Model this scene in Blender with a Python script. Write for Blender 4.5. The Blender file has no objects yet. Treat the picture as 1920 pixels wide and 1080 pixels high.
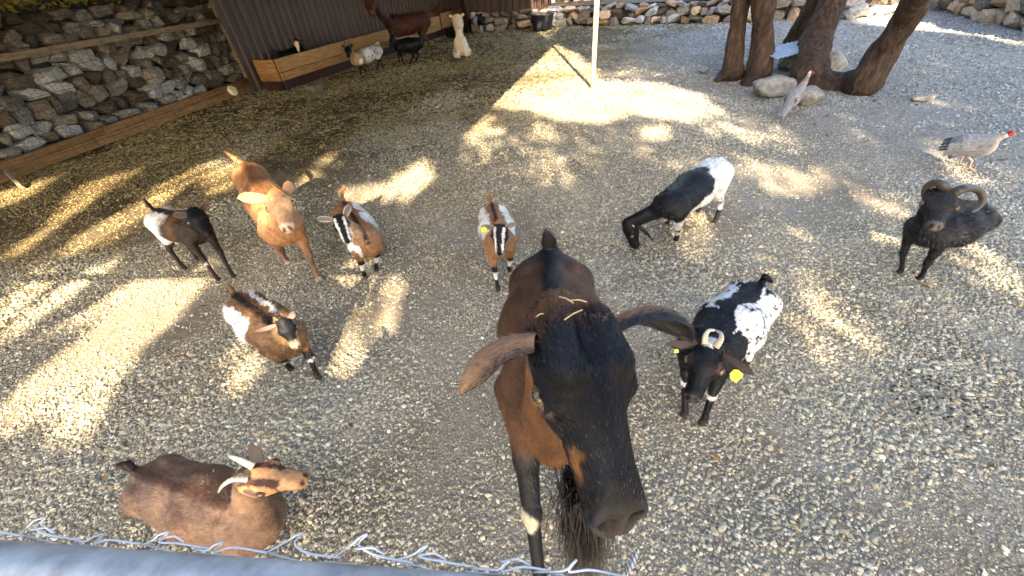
import bpy, bmesh, math, random
import numpy as np
from mathutils import Vector, Matrix
rng = np.random.default_rng(7)
random.seed(7)
sc = bpy.context.scene
C = sc.collection

# ------------------------------------------------------------------ camera
CAM_H = 1.7; FPX = 720.0; PITCH = math.radians(40); ROLL = math.radians(6)
fwd = np.array([0, math.cos(PITCH), -math.sin(PITCH)])
_r0 = np.array([1., 0, 0]); _u0 = np.array([0, math.sin(PITCH), math.cos(PITCH)])
right = math.cos(ROLL)*_r0 - math.sin(ROLL)*_u0
up = math.sin(ROLL)*_r0 + math.cos(ROLL)*_u0
cam_d = bpy.data.cameras.new('camera'); cam = bpy.data.objects.new('camera', cam_d); C.objects.link(cam)
M = Matrix.Identity(4)
for i in range(3):
    M[i][0] = right[i]; M[i][1] = up[i]; M[i][2] = -fwd[i]
M[2][3] = CAM_H
cam.matrix_world = M
cam_d.sensor_width = 36; cam_d.lens = FPX/1920*36; cam_d.clip_start = 0.02; cam_d.clip_end = 500
sc.camera = cam
def at(x, y, z=0.0):
    """the point at height z that stands at this place of the yard"""
    d = fwd + right*(x-960)/FPX + up*(540-y)/FPX
    return np.array([0, 0, CAM_H]) + d*(z-CAM_H)/d[2]

# ------------------------------------------------------------------ sky, sun, exposure
EL = math.radians(30)
w = bpy.data.worlds.new('World'); sc.world = w; w.use_nodes = True
nt = w.node_tree; nt.nodes.clear()
o_ = nt.nodes.new('ShaderNodeOutputWorld'); b_ = nt.nodes.new('ShaderNodeBackground'); s_ = nt.nodes.new('ShaderNodeTexSky')
s_.sky_type = 'NISHITA'; s_.sun_disc = False; s_.sun_elevation = EL; s_.sun_rotation = math.radians(180); s_.dust_density = 2.5; s_.air_density = 1.0; s_.ozone_density = 1.0
b_.inputs['Strength'].default_value = 0.15
nt.links.new(s_.outputs[0], b_.inputs[0]); nt.links.new(b_.outputs[0], o_.inputs[0])
sd = bpy.data.lights.new('sun', 'SUN'); sd.energy = 5.0; sd.angle = math.radians(0.75); sd.color = (1.0, 0.83, 0.58)
so = bpy.data.objects.new('sun', sd); C.objects.link(so); so.rotation_euler = (math.radians(60), 0, 0); so.location = (0, -20, 12)
sc.view_settings.view_transform = 'Standard'; sc.view_settings.look = 'None'; sc.view_settings.gamma = 1
sc.view_settings.exposure = 2.75
sc.view_settings.use_curve_mapping = False
sc.render.engine = 'CYCLES'
sc.cycles.use_denoising = True
sc.cycles.max_bounces = 6; sc.cycles.diffuse_bounces = 3; sc.cycles.glossy_bounces = 2
TE = math.tan(EL)

# ------------------------------------------------------------------ helpers
def nrm(v):
    v = np.asarray(v, float); return v/(np.linalg.norm(v, axis=-1, keepdims=True)+1e-12)
def _hash(i, j, k, s):
    n = (i*374761393 + j*668265263 + k*2147483647 + s*974634777) & 0xffffffff
    n = ((n ^ (n >> 13))*1274126177) & 0xffffffff
    return ((n ^ (n >> 16)) & 0xffff)/65535.0
def noise(p, f=1.0, s=0):
    q = np.asarray(p)*f + 1000.0
    i = np.floor(q).astype(np.int64); t = q-i; t = t*t*(3-2*t)
    r = 0
    for dx in (0, 1):
        for dy in (0, 1):
            for dz in (0, 1):
                wt = (t[:, 0] if dx else 1-t[:, 0])*(t[:, 1] if dy else 1-t[:, 1])*(t[:, 2] if dz else 1-t[:, 2])
                r = r + wt*_hash(i[:, 0]+dx, i[:, 1]+dy, i[:, 2]+dz, s)
    return r*2-1
def sstep(a, b, x):
    t = np.clip((x-a)/(b-a), 0, 1); return t*t*(3-2*t)

def mesh_np(name, V, Fq, cols=None, smooth=True):
    """mesh from arrays; Fq: list of arrays of equal-length faces"""
    me = bpy.data.meshes.new(name)
    V = np.asarray(V, np.float32)
    loops = []; starts = []; n = 0
    for A in Fq:
        A = np.asarray(A, np.int32)
        if len(A) == 0: continue
        loops.append(A.ravel()); starts.append(n + np.arange(len(A))*A.shape[1]); n += A.size
    loops = np.concatenate(loops).astype(np.int32); starts = np.concatenate(starts).astype(np.int32)
    me.vertices.add(len(V)); me.vertices.foreach_set('co', V.ravel())
    me.loops.add(len(loops)); me.loops.foreach_set('vertex_index', loops)
    me.polygons.add(len(starts)); me.polygons.foreach_set('loop_start', starts)
    me.update(calc_edges=True)
    if smooth: me.polygons.foreach_set('use_smooth', np.ones(len(starts), bool))
    if cols is not None:
        a = me.color_attributes.new('Col', 'FLOAT_COLOR', 'POINT')
        a.data.foreach_set('color', np.concatenate([cols, np.ones((len(cols), 1))], 1).astype(np.float32).ravel())
    me.validate()
    return me
def put(name, me, mat=None, parent=None, loc=None, rot=None, scale=None):
    o = bpy.data.objects.new(name, me); C.objects.link(o)
    if mat is not None and me is not None and len(me.materials) == 0: me.materials.append(mat)
    if parent is not None: o.parent = parent
    if loc is not None: o.location = [float(q) for q in loc]
    if rot is not None: o.rotation_euler = rot
    if scale is not None: o.scale = scale
    return o
def tag(o, label, cat=None, group=None, kind=None):
    o['label'] = label
    if cat: o['category'] = cat
    if group: o['group'] = group
    if kind: o['kind'] = kind
    return o
class MB:
    def __init__(s): s.V = []; s.F = []; s.Cc = []
    def add(s, V, F, col=None):
        n = sum(len(v) for v in s.V)
        s.V.append(np.asarray(V, float)); s.F += [tuple(i+n for i in f) for f in F]
        if col is not None: s.Cc.append(np.broadcast_to(np.asarray(col, float), (len(V), 3)))
    def box(s, c, sz, rz=0, tilt=None):
        c = np.asarray(c, float); h = np.asarray(sz, float)/2
        P = np.array([[x, y, z] for x in (-1, 1) for y in (-1, 1) for z in (-1, 1)])*h
        R = np.array(Matrix.Rotation(rz, 3, 'Z'))
        if tilt is not None: R = R @ np.array(Matrix.Rotation(tilt[0], 3, tilt[1]))
        s.add(P@R.T + c, [(0, 1, 3, 2), (4, 6, 7, 5), (0, 4, 5, 1), (2, 3, 7, 6), (0, 2, 6, 4), (1, 5, 7, 3)])
    def tube(s, pts, rad, n=8, cap=True, col=None, flat=1.0):
        pts = np.asarray(pts, float); rad = np.broadcast_to(np.asarray(rad, float), (len(pts),))
        tg = nrm(np.gradient(pts, axis=0)); ref = np.array([0, 0, 1.]) if abs(tg[0][2]) < .9 else np.array([1., 0, 0])
        V = []; u = nrm(np.cross(tg[0], ref))
        for i, p in enumerate(pts):
            u = nrm(u - tg[i]*(u@tg[i])); v = np.cross(tg[i], u)
            for k in range(n):
                a = 2*math.pi*k/n; V.append(p + rad[i]*(u*math.cos(a) + v*flat*math.sin(a)))
        F = []
        for i in range(len(pts)-1):
            for k in range(n):
                F.append((i*n+k, i*n+(k+1) % n, (i+1)*n+(k+1) % n, (i+1)*n+k))
        if cap:
            F.append(tuple(range(n))[::-1]); F.append(tuple((len(pts)-1)*n+k for k in range(n)))
        s.add(V, F, col)
    def build(s, name, mat, parent=None, origin=None, smooth=False):
        V = np.concatenate(s.V); org = np.zeros(3) if origin is None else np.asarray(origin, float)
        me = bpy.data.meshes.new(name); me.from_pydata((V-org).tolist(), [], s.F)
        if s.Cc:
            cc = np.concatenate(s.Cc); a = me.color_attributes.new('Col', 'FLOAT_COLOR', 'POINT')
            a.data.foreach_set('color', np.concatenate([cc, np.ones((len(cc), 1))], 1).astype(np.float32).ravel())
        if smooth: me.polygons.foreach_set('use_smooth', [True]*len(me.polygons))
        me.update()
        return put(name, me, mat, parent, None if parent is not None and origin is None else org)
def empty(name, loc=(0, 0, 0)):
    return put(name, None, loc=loc)

# ------------------------------------------------------------------ materials
def mat_new(name):
    m = bpy.data.materials.new(name); m.use_nodes = True
    return m, m.node_tree, m.node_tree.nodes['Principled BSDF']
def N(t, ty, **kw):
    n = t.nodes.new(ty)
    for k, v in kw.items():
        if k in n.inputs: n.inputs[k].default_value = v
        else: setattr(n, k, v)
    return n
def ramp(t, fac, stops):
    r = t.nodes.new('ShaderNodeValToRGB'); e = r.color_ramp.elements
    while len(e) > 1: e.remove(e[-1])
    e[0].position = stops[0][0]; e[0].color = (*stops[0][1], 1)
    for p, c in stops[1:]:
        q = e.new(p); q.color = (*c, 1)
    t.links.new(fac, r.inputs[0]); return r.outputs[0]
def mixc(t, fac, a, b, mode='MIX'):
    n = t.nodes.new('ShaderNodeMix'); n.data_type = 'RGBA'; n.blend_type = mode
    if isinstance(fac, (int, float)): n.inputs[0].default_value = fac
    else: t.links.new(fac, n.inputs[0])
    for s, v in ((6, a), (7, b)):
        if isinstance(v, tuple): n.inputs[s].default_value = (*v, 1)
        else: t.links.new(v, n.inputs[s])
    return n.outputs[2]
def bump(t, p, h, strength=.3, dist=.02):
    b = t.nodes.new('ShaderNodeBump'); b.inputs['Strength'].default_value = strength; b.inputs['Distance'].default_value = dist
    t.links.new(h, b.inputs['Height']); t.links.new(b.outputs[0], p.inputs['Normal'])
def noisy(name, stops, scale=8, rough=.8, bstr=.3, bdist=.01, detail=6, stretch=(1, 1, 1), metal=0, objrand=0, spec=.3, coord='Object'):
    m, t, p = mat_new(name)
    tc = N(t, 'ShaderNodeTexCoord'); mp = N(t, 'ShaderNodeMapping'); mp.inputs['Scale'].default_value = stretch
    t.links.new(tc.outputs[coord], mp.inputs[0])
    n = N(t, 'ShaderNodeTexNoise', Scale=scale, Detail=detail, Roughness=.62); t.links.new(mp.outputs[0], n.inputs['Vector'])
    oi = N(t, 'ShaderNodeObjectInfo')
    fac = n.outputs[0]
    if objrand:
        a = N(t, 'ShaderNodeMath', operation='MULTIPLY_ADD'); t.links.new(oi.outputs['Random'], a.inputs[0]); a.inputs[1].default_value = objrand
        s2 = N(t, 'ShaderNodeMath', operation='ADD'); t.links.new(n.outputs[0], s2.inputs[0]); s2.inputs[1].default_value = -objrand/2
        t.links.new(s2.outputs[0], a.inputs[2]); fac = a.outputs[0]
        va = N(t, 'ShaderNodeVectorMath', operation='SCALE'); va.inputs['Scale'].default_value = 37.0
        cx = N(t, 'ShaderNodeCombineXYZ'); t.links.new(oi.outputs['Random'], cx.inputs[0]); t.links.new(oi.outputs['Random'], cx.inputs[1])
        t.links.new(cx.outputs[0], va.inputs[0]); t.links.new(va.outputs[0], mp.inputs['Location'])
    t.links.new(ramp(t, fac, stops), p.inputs['Base Color'])
    p.inputs['Roughness'].default_value = rough; p.inputs['Metallic'].default_value = metal; p.inputs['Specular IOR Level'].default_value = spec
    if bstr: bump(t, p, n.outputs[0], bstr, bdist)
    return m
def plain(name, col, rough=.6, metal=0, spec=.4):
    m, t, p = mat_new(name); p.inputs['Base Color'].default_value = (*col, 1)
    p.inputs['Roughness'].default_value = rough; p.inputs['Metallic'].default_value = metal; p.inputs['Specular IOR Level'].default_value = spec
    return m
def vcol(name, rough=.55, spec=.35, sheen=.0, nb=.0, nscale=300):
    m, t, p = mat_new(name)
    a = N(t, 'ShaderNodeAttribute', attribute_name='Col')
    n = N(t, 'ShaderNodeTexNoise', Scale=60, Detail=4)
    c = mixc(t, .6, a.outputs['Color'], ramp(t, n.outputs[0], [(.3, (.55, .55, .55)), (.7, (1.25, 1.25, 1.25))]), 'MULTIPLY')
    t.links.new(c, p.inputs['Base Color'])
    p.inputs['Roughness'].default_value = rough; p.inputs['Specular IOR Level'].default_value = spec
    p.inputs['Sheen Weight'].default_value = sheen
    if nb:
        n2 = N(t, 'ShaderNodeTexNoise', Scale=nscale, Detail=2); bump(t, p, n2.outputs[0], nb, .004)
    return m
MAT = {}
MAT['hide'] = vcol('goat_hide', .5, .15, .0, .25)
MAT['hair'] = vcol('goat_hair', .36, .32, .0)
MAT['gloss_hair'] = vcol('glossy_goat_hair', .42, .36, .0)
MAT['skin'] = vcol('ear_skin', .6, .3, .1, .1)
MAT['feather'] = vcol('feather', .6, .25, .1, .3, 120)
MAT['wool'] = vcol('wool', .9, .1, .4, .6, 90)
MAT['limestone'] = noisy('limestone', [(.25, (.09, .085, .08)), (.45, (.24, .23, .22)), (.6, (.4, .39, .38)), (.8, (.56, .55, .55))], 5, .85, .7, .03, objrand=.4)
MAT['limestone_brown'] = noisy('limestone_brown', [(.25, (.05, .038, .028)), (.45, (.12, .098, .075)), (.6, (.21, .178, .145)), (.8, (.34, .305, .26))], 5, .85, .7, .03, objrand=.4)
MAT['orange_stone'] = noisy('orange_stone', [(.25, (.12, .08, .05)), (.45, (.33, .22, .13)), (.65, (.48, .36, .24)), (.85, (.55, .47, .38))], 5, .85, .7, .03, objrand=.4)
MAT['rubble'] = noisy('rubble_core', [(.3, (.02, .018, .015)), (.7, (.09, .08, .065))], 9, .95, .8, .05)
MAT['wood'] = noisy('pine_board', [(.3, (.11, .055, .02)), (.5, (.2, .105, .04)), (.7, (.28, .16, .07))], 5, .7, .25, .004, stretch=(.6, 9, 9), objrand=.2)
MAT['honey'] = noisy('honey_board', [(.3, (.15, .075, .025)), (.5, (.28, .15, .052)), (.7, (.4, .24, .1))], 5, .7, .25, .004, stretch=(.6, 9, 9), objrand=.25)
MAT['wood_grey'] = noisy('weathered_rail', [(.3, (.12, .085, .055)), (.7, (.3, .23, .16))], 5, .8, .3, .004, stretch=(1, 9, 9))
MAT['brown_metal'] = noisy('brown_sheet_metal', [(.3, (.026, .013, .01)), (.7, (.062, .036, .027))], 2.5, .5, .1, .003, stretch=(2, 2, .4), spec=.5)
MAT['dark_metal'] = noisy('dark_sheet_metal', [(.3, (.02, .008, .006)), (.7, (.04, .018, .013))], 3, .5, .1, .003)
MAT['galv'] = noisy('galvanised_steel', [(.25, (.2, .2, .195)), (.45, (.34, .34, .33)), (.6, (.46, .46, .45)), (.78, (.62, .62, .6))], 22, .5, .2, .002, metal=.2, detail=8)
MAT['wire'] = noisy('coated_wire', [(.3, (.45, .45, .45)), (.7, (.68, .68, .67))], 40, .4, .1, .001, spec=.5)
MAT['dark_wire'] = plain('rusty_wire', (.045, .035, .025), .7, .3)
MAT['bark'] = noisy('reddish_bark', [(.25, (.014, .009, .006)), (.5, (.05, .03, .019)), (.75, (.12, .076, .05))], 9, .9, 1.0, .05, stretch=(2.2, 2.2, .55), detail=9)
MAT['leaf'] = noisy('leaf_green', [(.3, (.03, .05, .012)), (.7, (.09, .12, .03))], 3, .6, 0)
MAT['leaf_yellow'] = noisy('leaf_yellow', [(.3, (.12, .13, .02)), (.55, (.34, .28, .04)), (.8, (.5, .38, .05))], 7, .6, 0)
MAT['rubber'] = noisy('black_rubber', [(.3, (.012, .013, .016)), (.7, (.03, .032, .04))], 6, .5, .1, .002)
MAT['post'] = noisy('painted_post', [(.3, (.55, .48, .3)), (.7, (.7, .64, .46))], 6, .5, .1, .001, stretch=(1, 1, .3))
MAT['blue_sheet'] = noisy('zinc_sheet', [(.3, (.2, .29, .4)), (.7, (.34, .44, .56))], 5, .4, .1, .002, metal=.4)
MAT['boulder'] = noisy('boulder', [(.25, (.09, .08, .065)), (.5, (.25, .23, .195)), (.75, (.38, .36, .32))], 4, .85, .8, .04, objrand=.1)
MAT['straw'] = noisy('straw', [(.3, (.3, .22, .09)), (.7, (.62, .5, .27))], 9, .7, 0)
MAT['tag'] = plain('yellow_plastic', (.75, .68, .02), .4)
MAT['eye'] = vcol('eye', .08, .6)
MAT['horn'] = vcol('horn', .45, .4, 0, .3, 60)
MAT['roof'] = noisy('roof_sheet', [(.3, (.2, .19, .18)), (.7, (.3, .29, .28))], 2, .6, 0)
MAT['salt'] = noisy('salt_lick', [(.3, (.5, .4, .22)), (.7, (.72, .64, .44))], 12, .7, .2, .004)
MAT['dung'] = noisy('dung', [(.3, (.012, .009, .007)), (.7, (.04, .03, .022))], 20, .6, .3, .004)

# ------------------------------------------------------------------ signed-distance modelling for bodies and trunks
class SDF:
    def __init__(s, k=.03): s.pr = []; s.sub = []; s.k = k
    def cap(s, a, b, ra, rb=None, side=None, g=0, k=None):
        """tapered capsule; ra, rb = radius or (width, height) half axes"""
        a = np.asarray(a, float); b = np.asarray(b, float)
        if np.linalg.norm(b-a) < 1e-5: b = a + np.array([0, 0, 1e-4])
        rb = ra if rb is None else rb
        ra = (ra, ra) if np.isscalar(ra) else ra; rb = (rb, rb) if np.isscalar(rb) else rb
        ax = nrm(b-a)
        if side is None:
            side = np.cross(ax, [0, 0, 1.]) if abs(ax[2]) < .95 else np.cross(ax, [1., 0, 0])
        side = nrm(np.asarray(side) - ax*(np.asarray(side)@ax)); uv = np.cross(ax, side)
        s.pr.append((a, b, ra, rb, side, uv, g, s.k if k is None else k)); return s
    def cut(s, a, b, r, k=.01):
        s.cap(a, b, r); s.sub.append((*s.pr.pop()[:7], k)); return s
    @staticmethod
    def d(pr, p):
        a, b, ra, rb, side, uv = pr[:6]
        ax = b-a; L2 = ax@ax; axn = ax/math.sqrt(L2)
        q = p-a; t = np.clip((q@ax)/L2, 0, 1); d = q - t[..., None]*ax
        W = ra[0]+(rb[0]-ra[0])*t; Hh = ra[1]+(rb[1]-ra[1])*t; m = np.minimum(W, Hh)
        return (np.sqrt(((d@side)/W)**2+((d@uv)/Hh)**2+((d@axn)/m)**2)-1)*m
    def mesh(s, h, disp=None):
        lo = np.min([np.minimum(p[0]-max(*p[2]), p[1]-max(*p[3])) for p in s.pr], 0)-4*h
        hi = np.max([np.maximum(p[0]+max(*p[2]), p[1]+max(*p[3])) for p in s.pr], 0)+4*h
        n = np.ceil((hi-lo)/h).astype(int)+1
        F = np.full(n, 1.0, np.float32)
        X = [lo[i]+h*np.arange(n[i]) for i in range(3)]
        for sub, L in ((0, s.pr), (1, s.sub)):
            for p in L:
                k = p[7]; r = max(*p[2], *p[3])*1.0; mg = k*1.5+2.5*h+r
                a0 = np.minimum(p[0], p[1])-mg; a1 = np.maximum(p[0], p[1])+mg
                i0 = np.clip(np.floor((a0-lo)/h).astype(int), 0, n-1); i1 = np.clip(np.ceil((a1-lo)/h).astype(int)+1, 1, n)
                sl = tuple(slice(i0[j], i1[j]) for j in range(3))
                g = np.stack(np.meshgrid(*[X[j][sl[j]] for j in range(3)], indexing='ij'), -1)
                dd = s.d(p, g).astype(np.float32); f = F[sl]
                if sub:
                    dd = -dd; hh = np.clip(.5-.5*(dd-f)/k, 0, 1); F[sl] = dd*(1-hh)+f*hh + k*hh*(1-hh)
                else:
                    hh = np.clip(.5+.5*(dd-f)/k, 0, 1); F[sl] = dd*(1-hh)+f*hh - k*hh*(1-hh)
        ins = F < 0
        cs = tuple(x-1 for x in n)
        cnt = np.zeros(cs, np.int8)
        for dx in (0, 1):
            for dy in (0, 1):
                for dz in (0, 1):
                    cnt += ins[dx:dx+cs[0], dy:dy+cs[1], dz:dz+cs[2]]
        act = np.argwhere((cnt > 0) & (cnt < 8))
        idx = np.full(cs, -1, np.int32); idx[tuple(act.T)] = np.arange(len(act))
        acc = np.zeros((len(act), 3)); num = np.zeros(len(act))
        cor = [(i, j, k) for i in (0, 1) for j in (0, 1) for k in (0, 1)]
        for c0 in cor:
            for axn in range(3):
                if c0[axn]: continue
                c1 = list(c0); c1[axn] = 1
                f0 = F[act[:, 0]+c0[0], act[:, 1]+c0[1], act[:, 2]+c0[2]]; f1 = F[act[:, 0]+c1[0], act[:, 1]+c1[1], act[:, 2]+c1[2]]
                x = (f0 < 0) != (f1 < 0); t = f0/(f0-f1+1e-12)
                for j in range(3):
                    acc[x, j] += c0[j] + (t[x] if j == axn else 0)
                num[x] += 1
        V = lo + h*(act + acc/num[:, None])
        Q = []
        for axn in range(3):
            b, c = [(1, 2), (2, 0), (0, 1)][axn]
            A = np.moveaxis(ins, axn, 0)
            s0 = [slice(1, -1)]*3; s0[axn] = slice(0, -1); s1 = [slice(1, -1)]*3; s1[axn] = slice(1, None)
            i0, i1 = ins[tuple(s0)], ins[tuple(s1)]
            e = np.argwhere(i0 != i1); 
            if len(e) == 0: continue
            fl = i0[tuple(e.T)]
            e = e.copy()
            for j in range(3):
                if j != axn: e[:, j] += 1
            def cell(db, dc):
                q = e.copy(); q[:, b] -= db; q[:, c] -= dc; return idx[tuple(q.T)]
            quad = np.stack([cell(1, 1), cell(0, 1), cell(0, 0), cell(1, 0)], 1)
            quad[~fl] = quad[~fl][:, ::-1]
            Q.append(quad)
        Q = np.concatenate(Q); Q = Q[(Q >= 0).all(1)]
        return V, Q
    def group(s, V):
        gs = sorted(set(p[6] for p in s.pr)); D = []
        for g in gs: D.append(np.min([s.d(p, V) for p in s.pr if p[6] == g], 0))
        return np.array(gs)[np.argmin(D, 0)]

def vnormals(V, Q):
    n = np.cross(V[Q[:, 2]]-V[Q[:, 0]], V[Q[:, 3]]-V[Q[:, 1]]); vn = np.zeros_like(V)
    for k in range(4): np.add.at(vn, Q[:, k], n)
    return nrm(vn)
def fur(name, V, Q, cols, flow, length, width, n, parent, org, lift=.35, seg=1, r=None, mat='hair', jitter=.25, mask=None):
    r = np.random.default_rng(len(V))
    vn = vnormals(V, Q)
    area = np.linalg.norm(np.cross(V[Q[:, 2]]-V[Q[:, 0]], V[Q[:, 3]]-V[Q[:, 1]]), axis=1)
    if mask is not None: area = area*mask[Q[:, 0]]
    f = r.choice(len(Q), n, p=area/area.sum())
    a, b = r.random((2, n, 1))
    lerp = lambda A: (A[Q[f, 0]]*(1-a)+A[Q[f, 1]]*a)*(1-b) + (A[Q[f, 3]]*(1-a)+A[Q[f, 2]]*a)*b
    p = lerp(V); nn = nrm(lerp(vn)); fl = lerp(flow); c = cols[Q[f, r.integers(0, 4, n)]]*(r.uniform(.6, 1.35, (n, 1)))
    ln = lerp(length[:, None]) if isinstance(length, np.ndarray) else np.full((n, 1), length)
    ln = ln*r.uniform(.5, 1.3, (n, 1))
    t = nrm(fl - nn*np.sum(fl*nn, 1, keepdims=True) + jitter*r.normal(size=(n, 3)))
    d = nrm(t + lift*nn*r.uniform(.5, 1.5, (n, 1)))
    sd_ = nrm(np.cross(d, nn + .6*r.normal(size=(n, 3))))*width*.5
    p = p - nn*width*.5
    if seg == 1:
        P = np.stack([p-sd_, p+sd_, p+d*ln], 1).reshape(-1, 3); Fc = [np.arange(3*n).reshape(-1, 3)]; k = 3
    else:
        m = p + d*ln*.55; tip = m + nrm(d*.8+t*.6-nn*.1)*ln*.5
        P = np.stack([p-sd_, p+sd_, m-sd_*.75, m+sd_*.75, tip], 1).reshape(-1, 3); k = 5
        i = np.arange(n)*5
        Fc = [np.stack([i, i+1, i+3, i+2], 1), np.stack([i+2, i+3, i+4], 1)]
    me = mesh_np(name, P-org, Fc, np.repeat(c, k, 0), True)
    o = put(name, me, MAT[mat], parent); o['kind'] = 'stuff'
    return o
def ellips(mb, c, r, n=10, m=7, col=None, axes=None):
    V = []; F = []
    for j in range(m+1):
        th = math.pi*j/m
        for i in range(n):
            ph = 2*math.pi*i/n; V.append([math.sin(th)*math.cos(ph), math.sin(th)*math.sin(ph), math.cos(th)])
    V = np.array(V)*np.asarray(r)
    if axes is not None: V = V@np.asarray(axes)
    for j in range(m):
        for i in range(n): F.append((j*n+i, (j+1)*n+i, (j+1)*n+(i+1) % n, j*n+(i+1) % n))
    mb.add(V+np.asarray(c), F, col)
def bez(a, b, c, n):
    t = np.linspace(0, 1, n)[:, None]; return (1-t)**2*np.asarray(a)+2*t*(1-t)*np.asarray(b)+t*t*np.asarray(c)
def cr(pts, n=8):
    """Catmull-Rom through points"""
    P = np.asarray(pts, float); P = np.concatenate([[2*P[0]-P[1]], P, [2*P[-1]-P[-2]]]); out = []
    for i in range(1, len(P)-2):
        for t in np.linspace(0, 1, n, endpoint=False):
            a, b, c, d = P[i-1:i+3]
            out.append(.5*((2*b)+(c-a)*t+(2*a-5*b+4*c-d)*t*t+(3*b-a-3*c+d)*t**3))
    out.append(P[-2]); return np.array(out)

# ------------------------------------------------------------------ ground
def ground_material():
    m, t, p = mat_new('gravel_ground')
    tc = N(t, 'ShaderNodeTexCoord'); ob = tc.outputs['Object']
    v = N(t, 'ShaderNodeTexVoronoi', Scale=95.0, Randomness=1.0); t.links.new(ob, v.inputs['Vector'])
    v2 = N(t, 'ShaderNodeTexVoronoi', Scale=90.0); t.links.new(ob, v2.inputs['Vector'])
    sx = N(t, 'ShaderNodeSeparateColor'); t.links.new(v.outputs['Color'], sx.inputs[0])
    grav = ramp(t, sx.outputs[0], [(0, (.18, .165, .13)), (.35, (.25, .232, .185)), (.6, (.32, .3, .245)), (.85, (.38, .355, .3)), (1, (.55, .54, .52))])
    n = N(t, 'ShaderNodeTexNoise', Scale=1.1, Detail=5, Roughness=.6); t.links.new(ob, n.inputs['Vector'])
    n2 = N(t, 'ShaderNodeTexNoise', Scale=30, Detail=5, Roughness=.7); t.links.new(ob, n2.inputs['Vector'])
    dirt = ramp(t, n2.outputs[0], [(.3, (.13, .1, .064)), (.55, (.2, .156, .102)), (.75, (.27, .215, .15))])
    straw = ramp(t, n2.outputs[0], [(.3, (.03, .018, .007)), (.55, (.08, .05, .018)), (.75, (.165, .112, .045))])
    # straw litter thick by the trough, thinning yardwards; brown deepened to paint roof shade
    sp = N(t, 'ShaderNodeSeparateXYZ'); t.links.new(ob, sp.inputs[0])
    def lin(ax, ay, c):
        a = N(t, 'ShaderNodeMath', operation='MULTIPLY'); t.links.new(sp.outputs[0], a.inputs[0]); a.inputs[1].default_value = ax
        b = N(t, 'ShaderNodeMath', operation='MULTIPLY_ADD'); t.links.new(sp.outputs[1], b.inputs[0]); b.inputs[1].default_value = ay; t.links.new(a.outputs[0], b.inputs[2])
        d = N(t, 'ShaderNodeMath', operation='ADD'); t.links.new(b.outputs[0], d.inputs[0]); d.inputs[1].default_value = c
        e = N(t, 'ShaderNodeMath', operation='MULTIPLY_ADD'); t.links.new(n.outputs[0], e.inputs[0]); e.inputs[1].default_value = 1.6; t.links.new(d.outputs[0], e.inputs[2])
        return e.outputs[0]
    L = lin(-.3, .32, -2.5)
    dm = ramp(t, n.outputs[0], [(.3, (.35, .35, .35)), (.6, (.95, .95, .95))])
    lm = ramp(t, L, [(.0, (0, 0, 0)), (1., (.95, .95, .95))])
    bm_ = ramp(t, lin(.22, .08, -1.75), [(.0, (0, 0, 0)), (1., (.75, .75, .75))])  # bluish cast of the shade painted into the ground towards the right
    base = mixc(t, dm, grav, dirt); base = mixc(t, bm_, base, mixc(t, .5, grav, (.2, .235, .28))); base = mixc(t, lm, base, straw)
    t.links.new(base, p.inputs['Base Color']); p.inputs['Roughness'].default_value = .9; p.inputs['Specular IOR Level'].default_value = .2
    inv = N(t, 'ShaderNodeMath', operation='MULTIPLY_ADD'); t.links.new(v.outputs['Distance'], inv.inputs[0]); inv.inputs[1].default_value = -.8; t.links.new(n2.outputs[0], inv.inputs[2])
    bump(t, p, inv.outputs[0], .45, .012)
    return m
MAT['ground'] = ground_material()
def build_ground():
    xs = np.concatenate([[-60, -30, -16], np.linspace(-9, 13, 111), [20, 35, 60]]); ys = np.concatenate([[-40, -20, -8], np.linspace(-2, 18, 101), [26, 45, 80]])
    X, Y = np.meshgrid(xs, ys, indexing='ij'); P = np.stack([X.ravel(), Y.ravel(), np.zeros(X.size)], 1)
    z = .018*noise(P, .9, 1)+.01*noise(P, 2.7, 2); P[:, 2] = z-.02
    ny = len(ys); i, j = np.meshgrid(np.arange(len(xs)-1), np.arange(ny-1), indexing='ij'); a = (i*ny+j).ravel()
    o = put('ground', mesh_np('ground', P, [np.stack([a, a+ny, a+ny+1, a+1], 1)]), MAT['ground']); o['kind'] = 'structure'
    o['label'] = 'gravel and packed earth floor of the animal yard'
build_ground()
def gz(x, y):
    P = np.stack([np.atleast_1d(x), np.atleast_1d(y), np.zeros(np.size(x))], 1)
    return .018*noise(P, .9, 1)+.01*noise(P, 2.7, 2)-.02

def in_view(P, mg=.12):
    q = P-np.array([0, 0, CAM_H]); zz = q@fwd
    return (zz > .1) & (np.abs(q@right)/np.maximum(zz, .1)*FPX < 960*(1+mg)) & (np.abs(q@up)/np.maximum(zz, .1)*FPX < 540*(1+mg*1.5))

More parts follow.
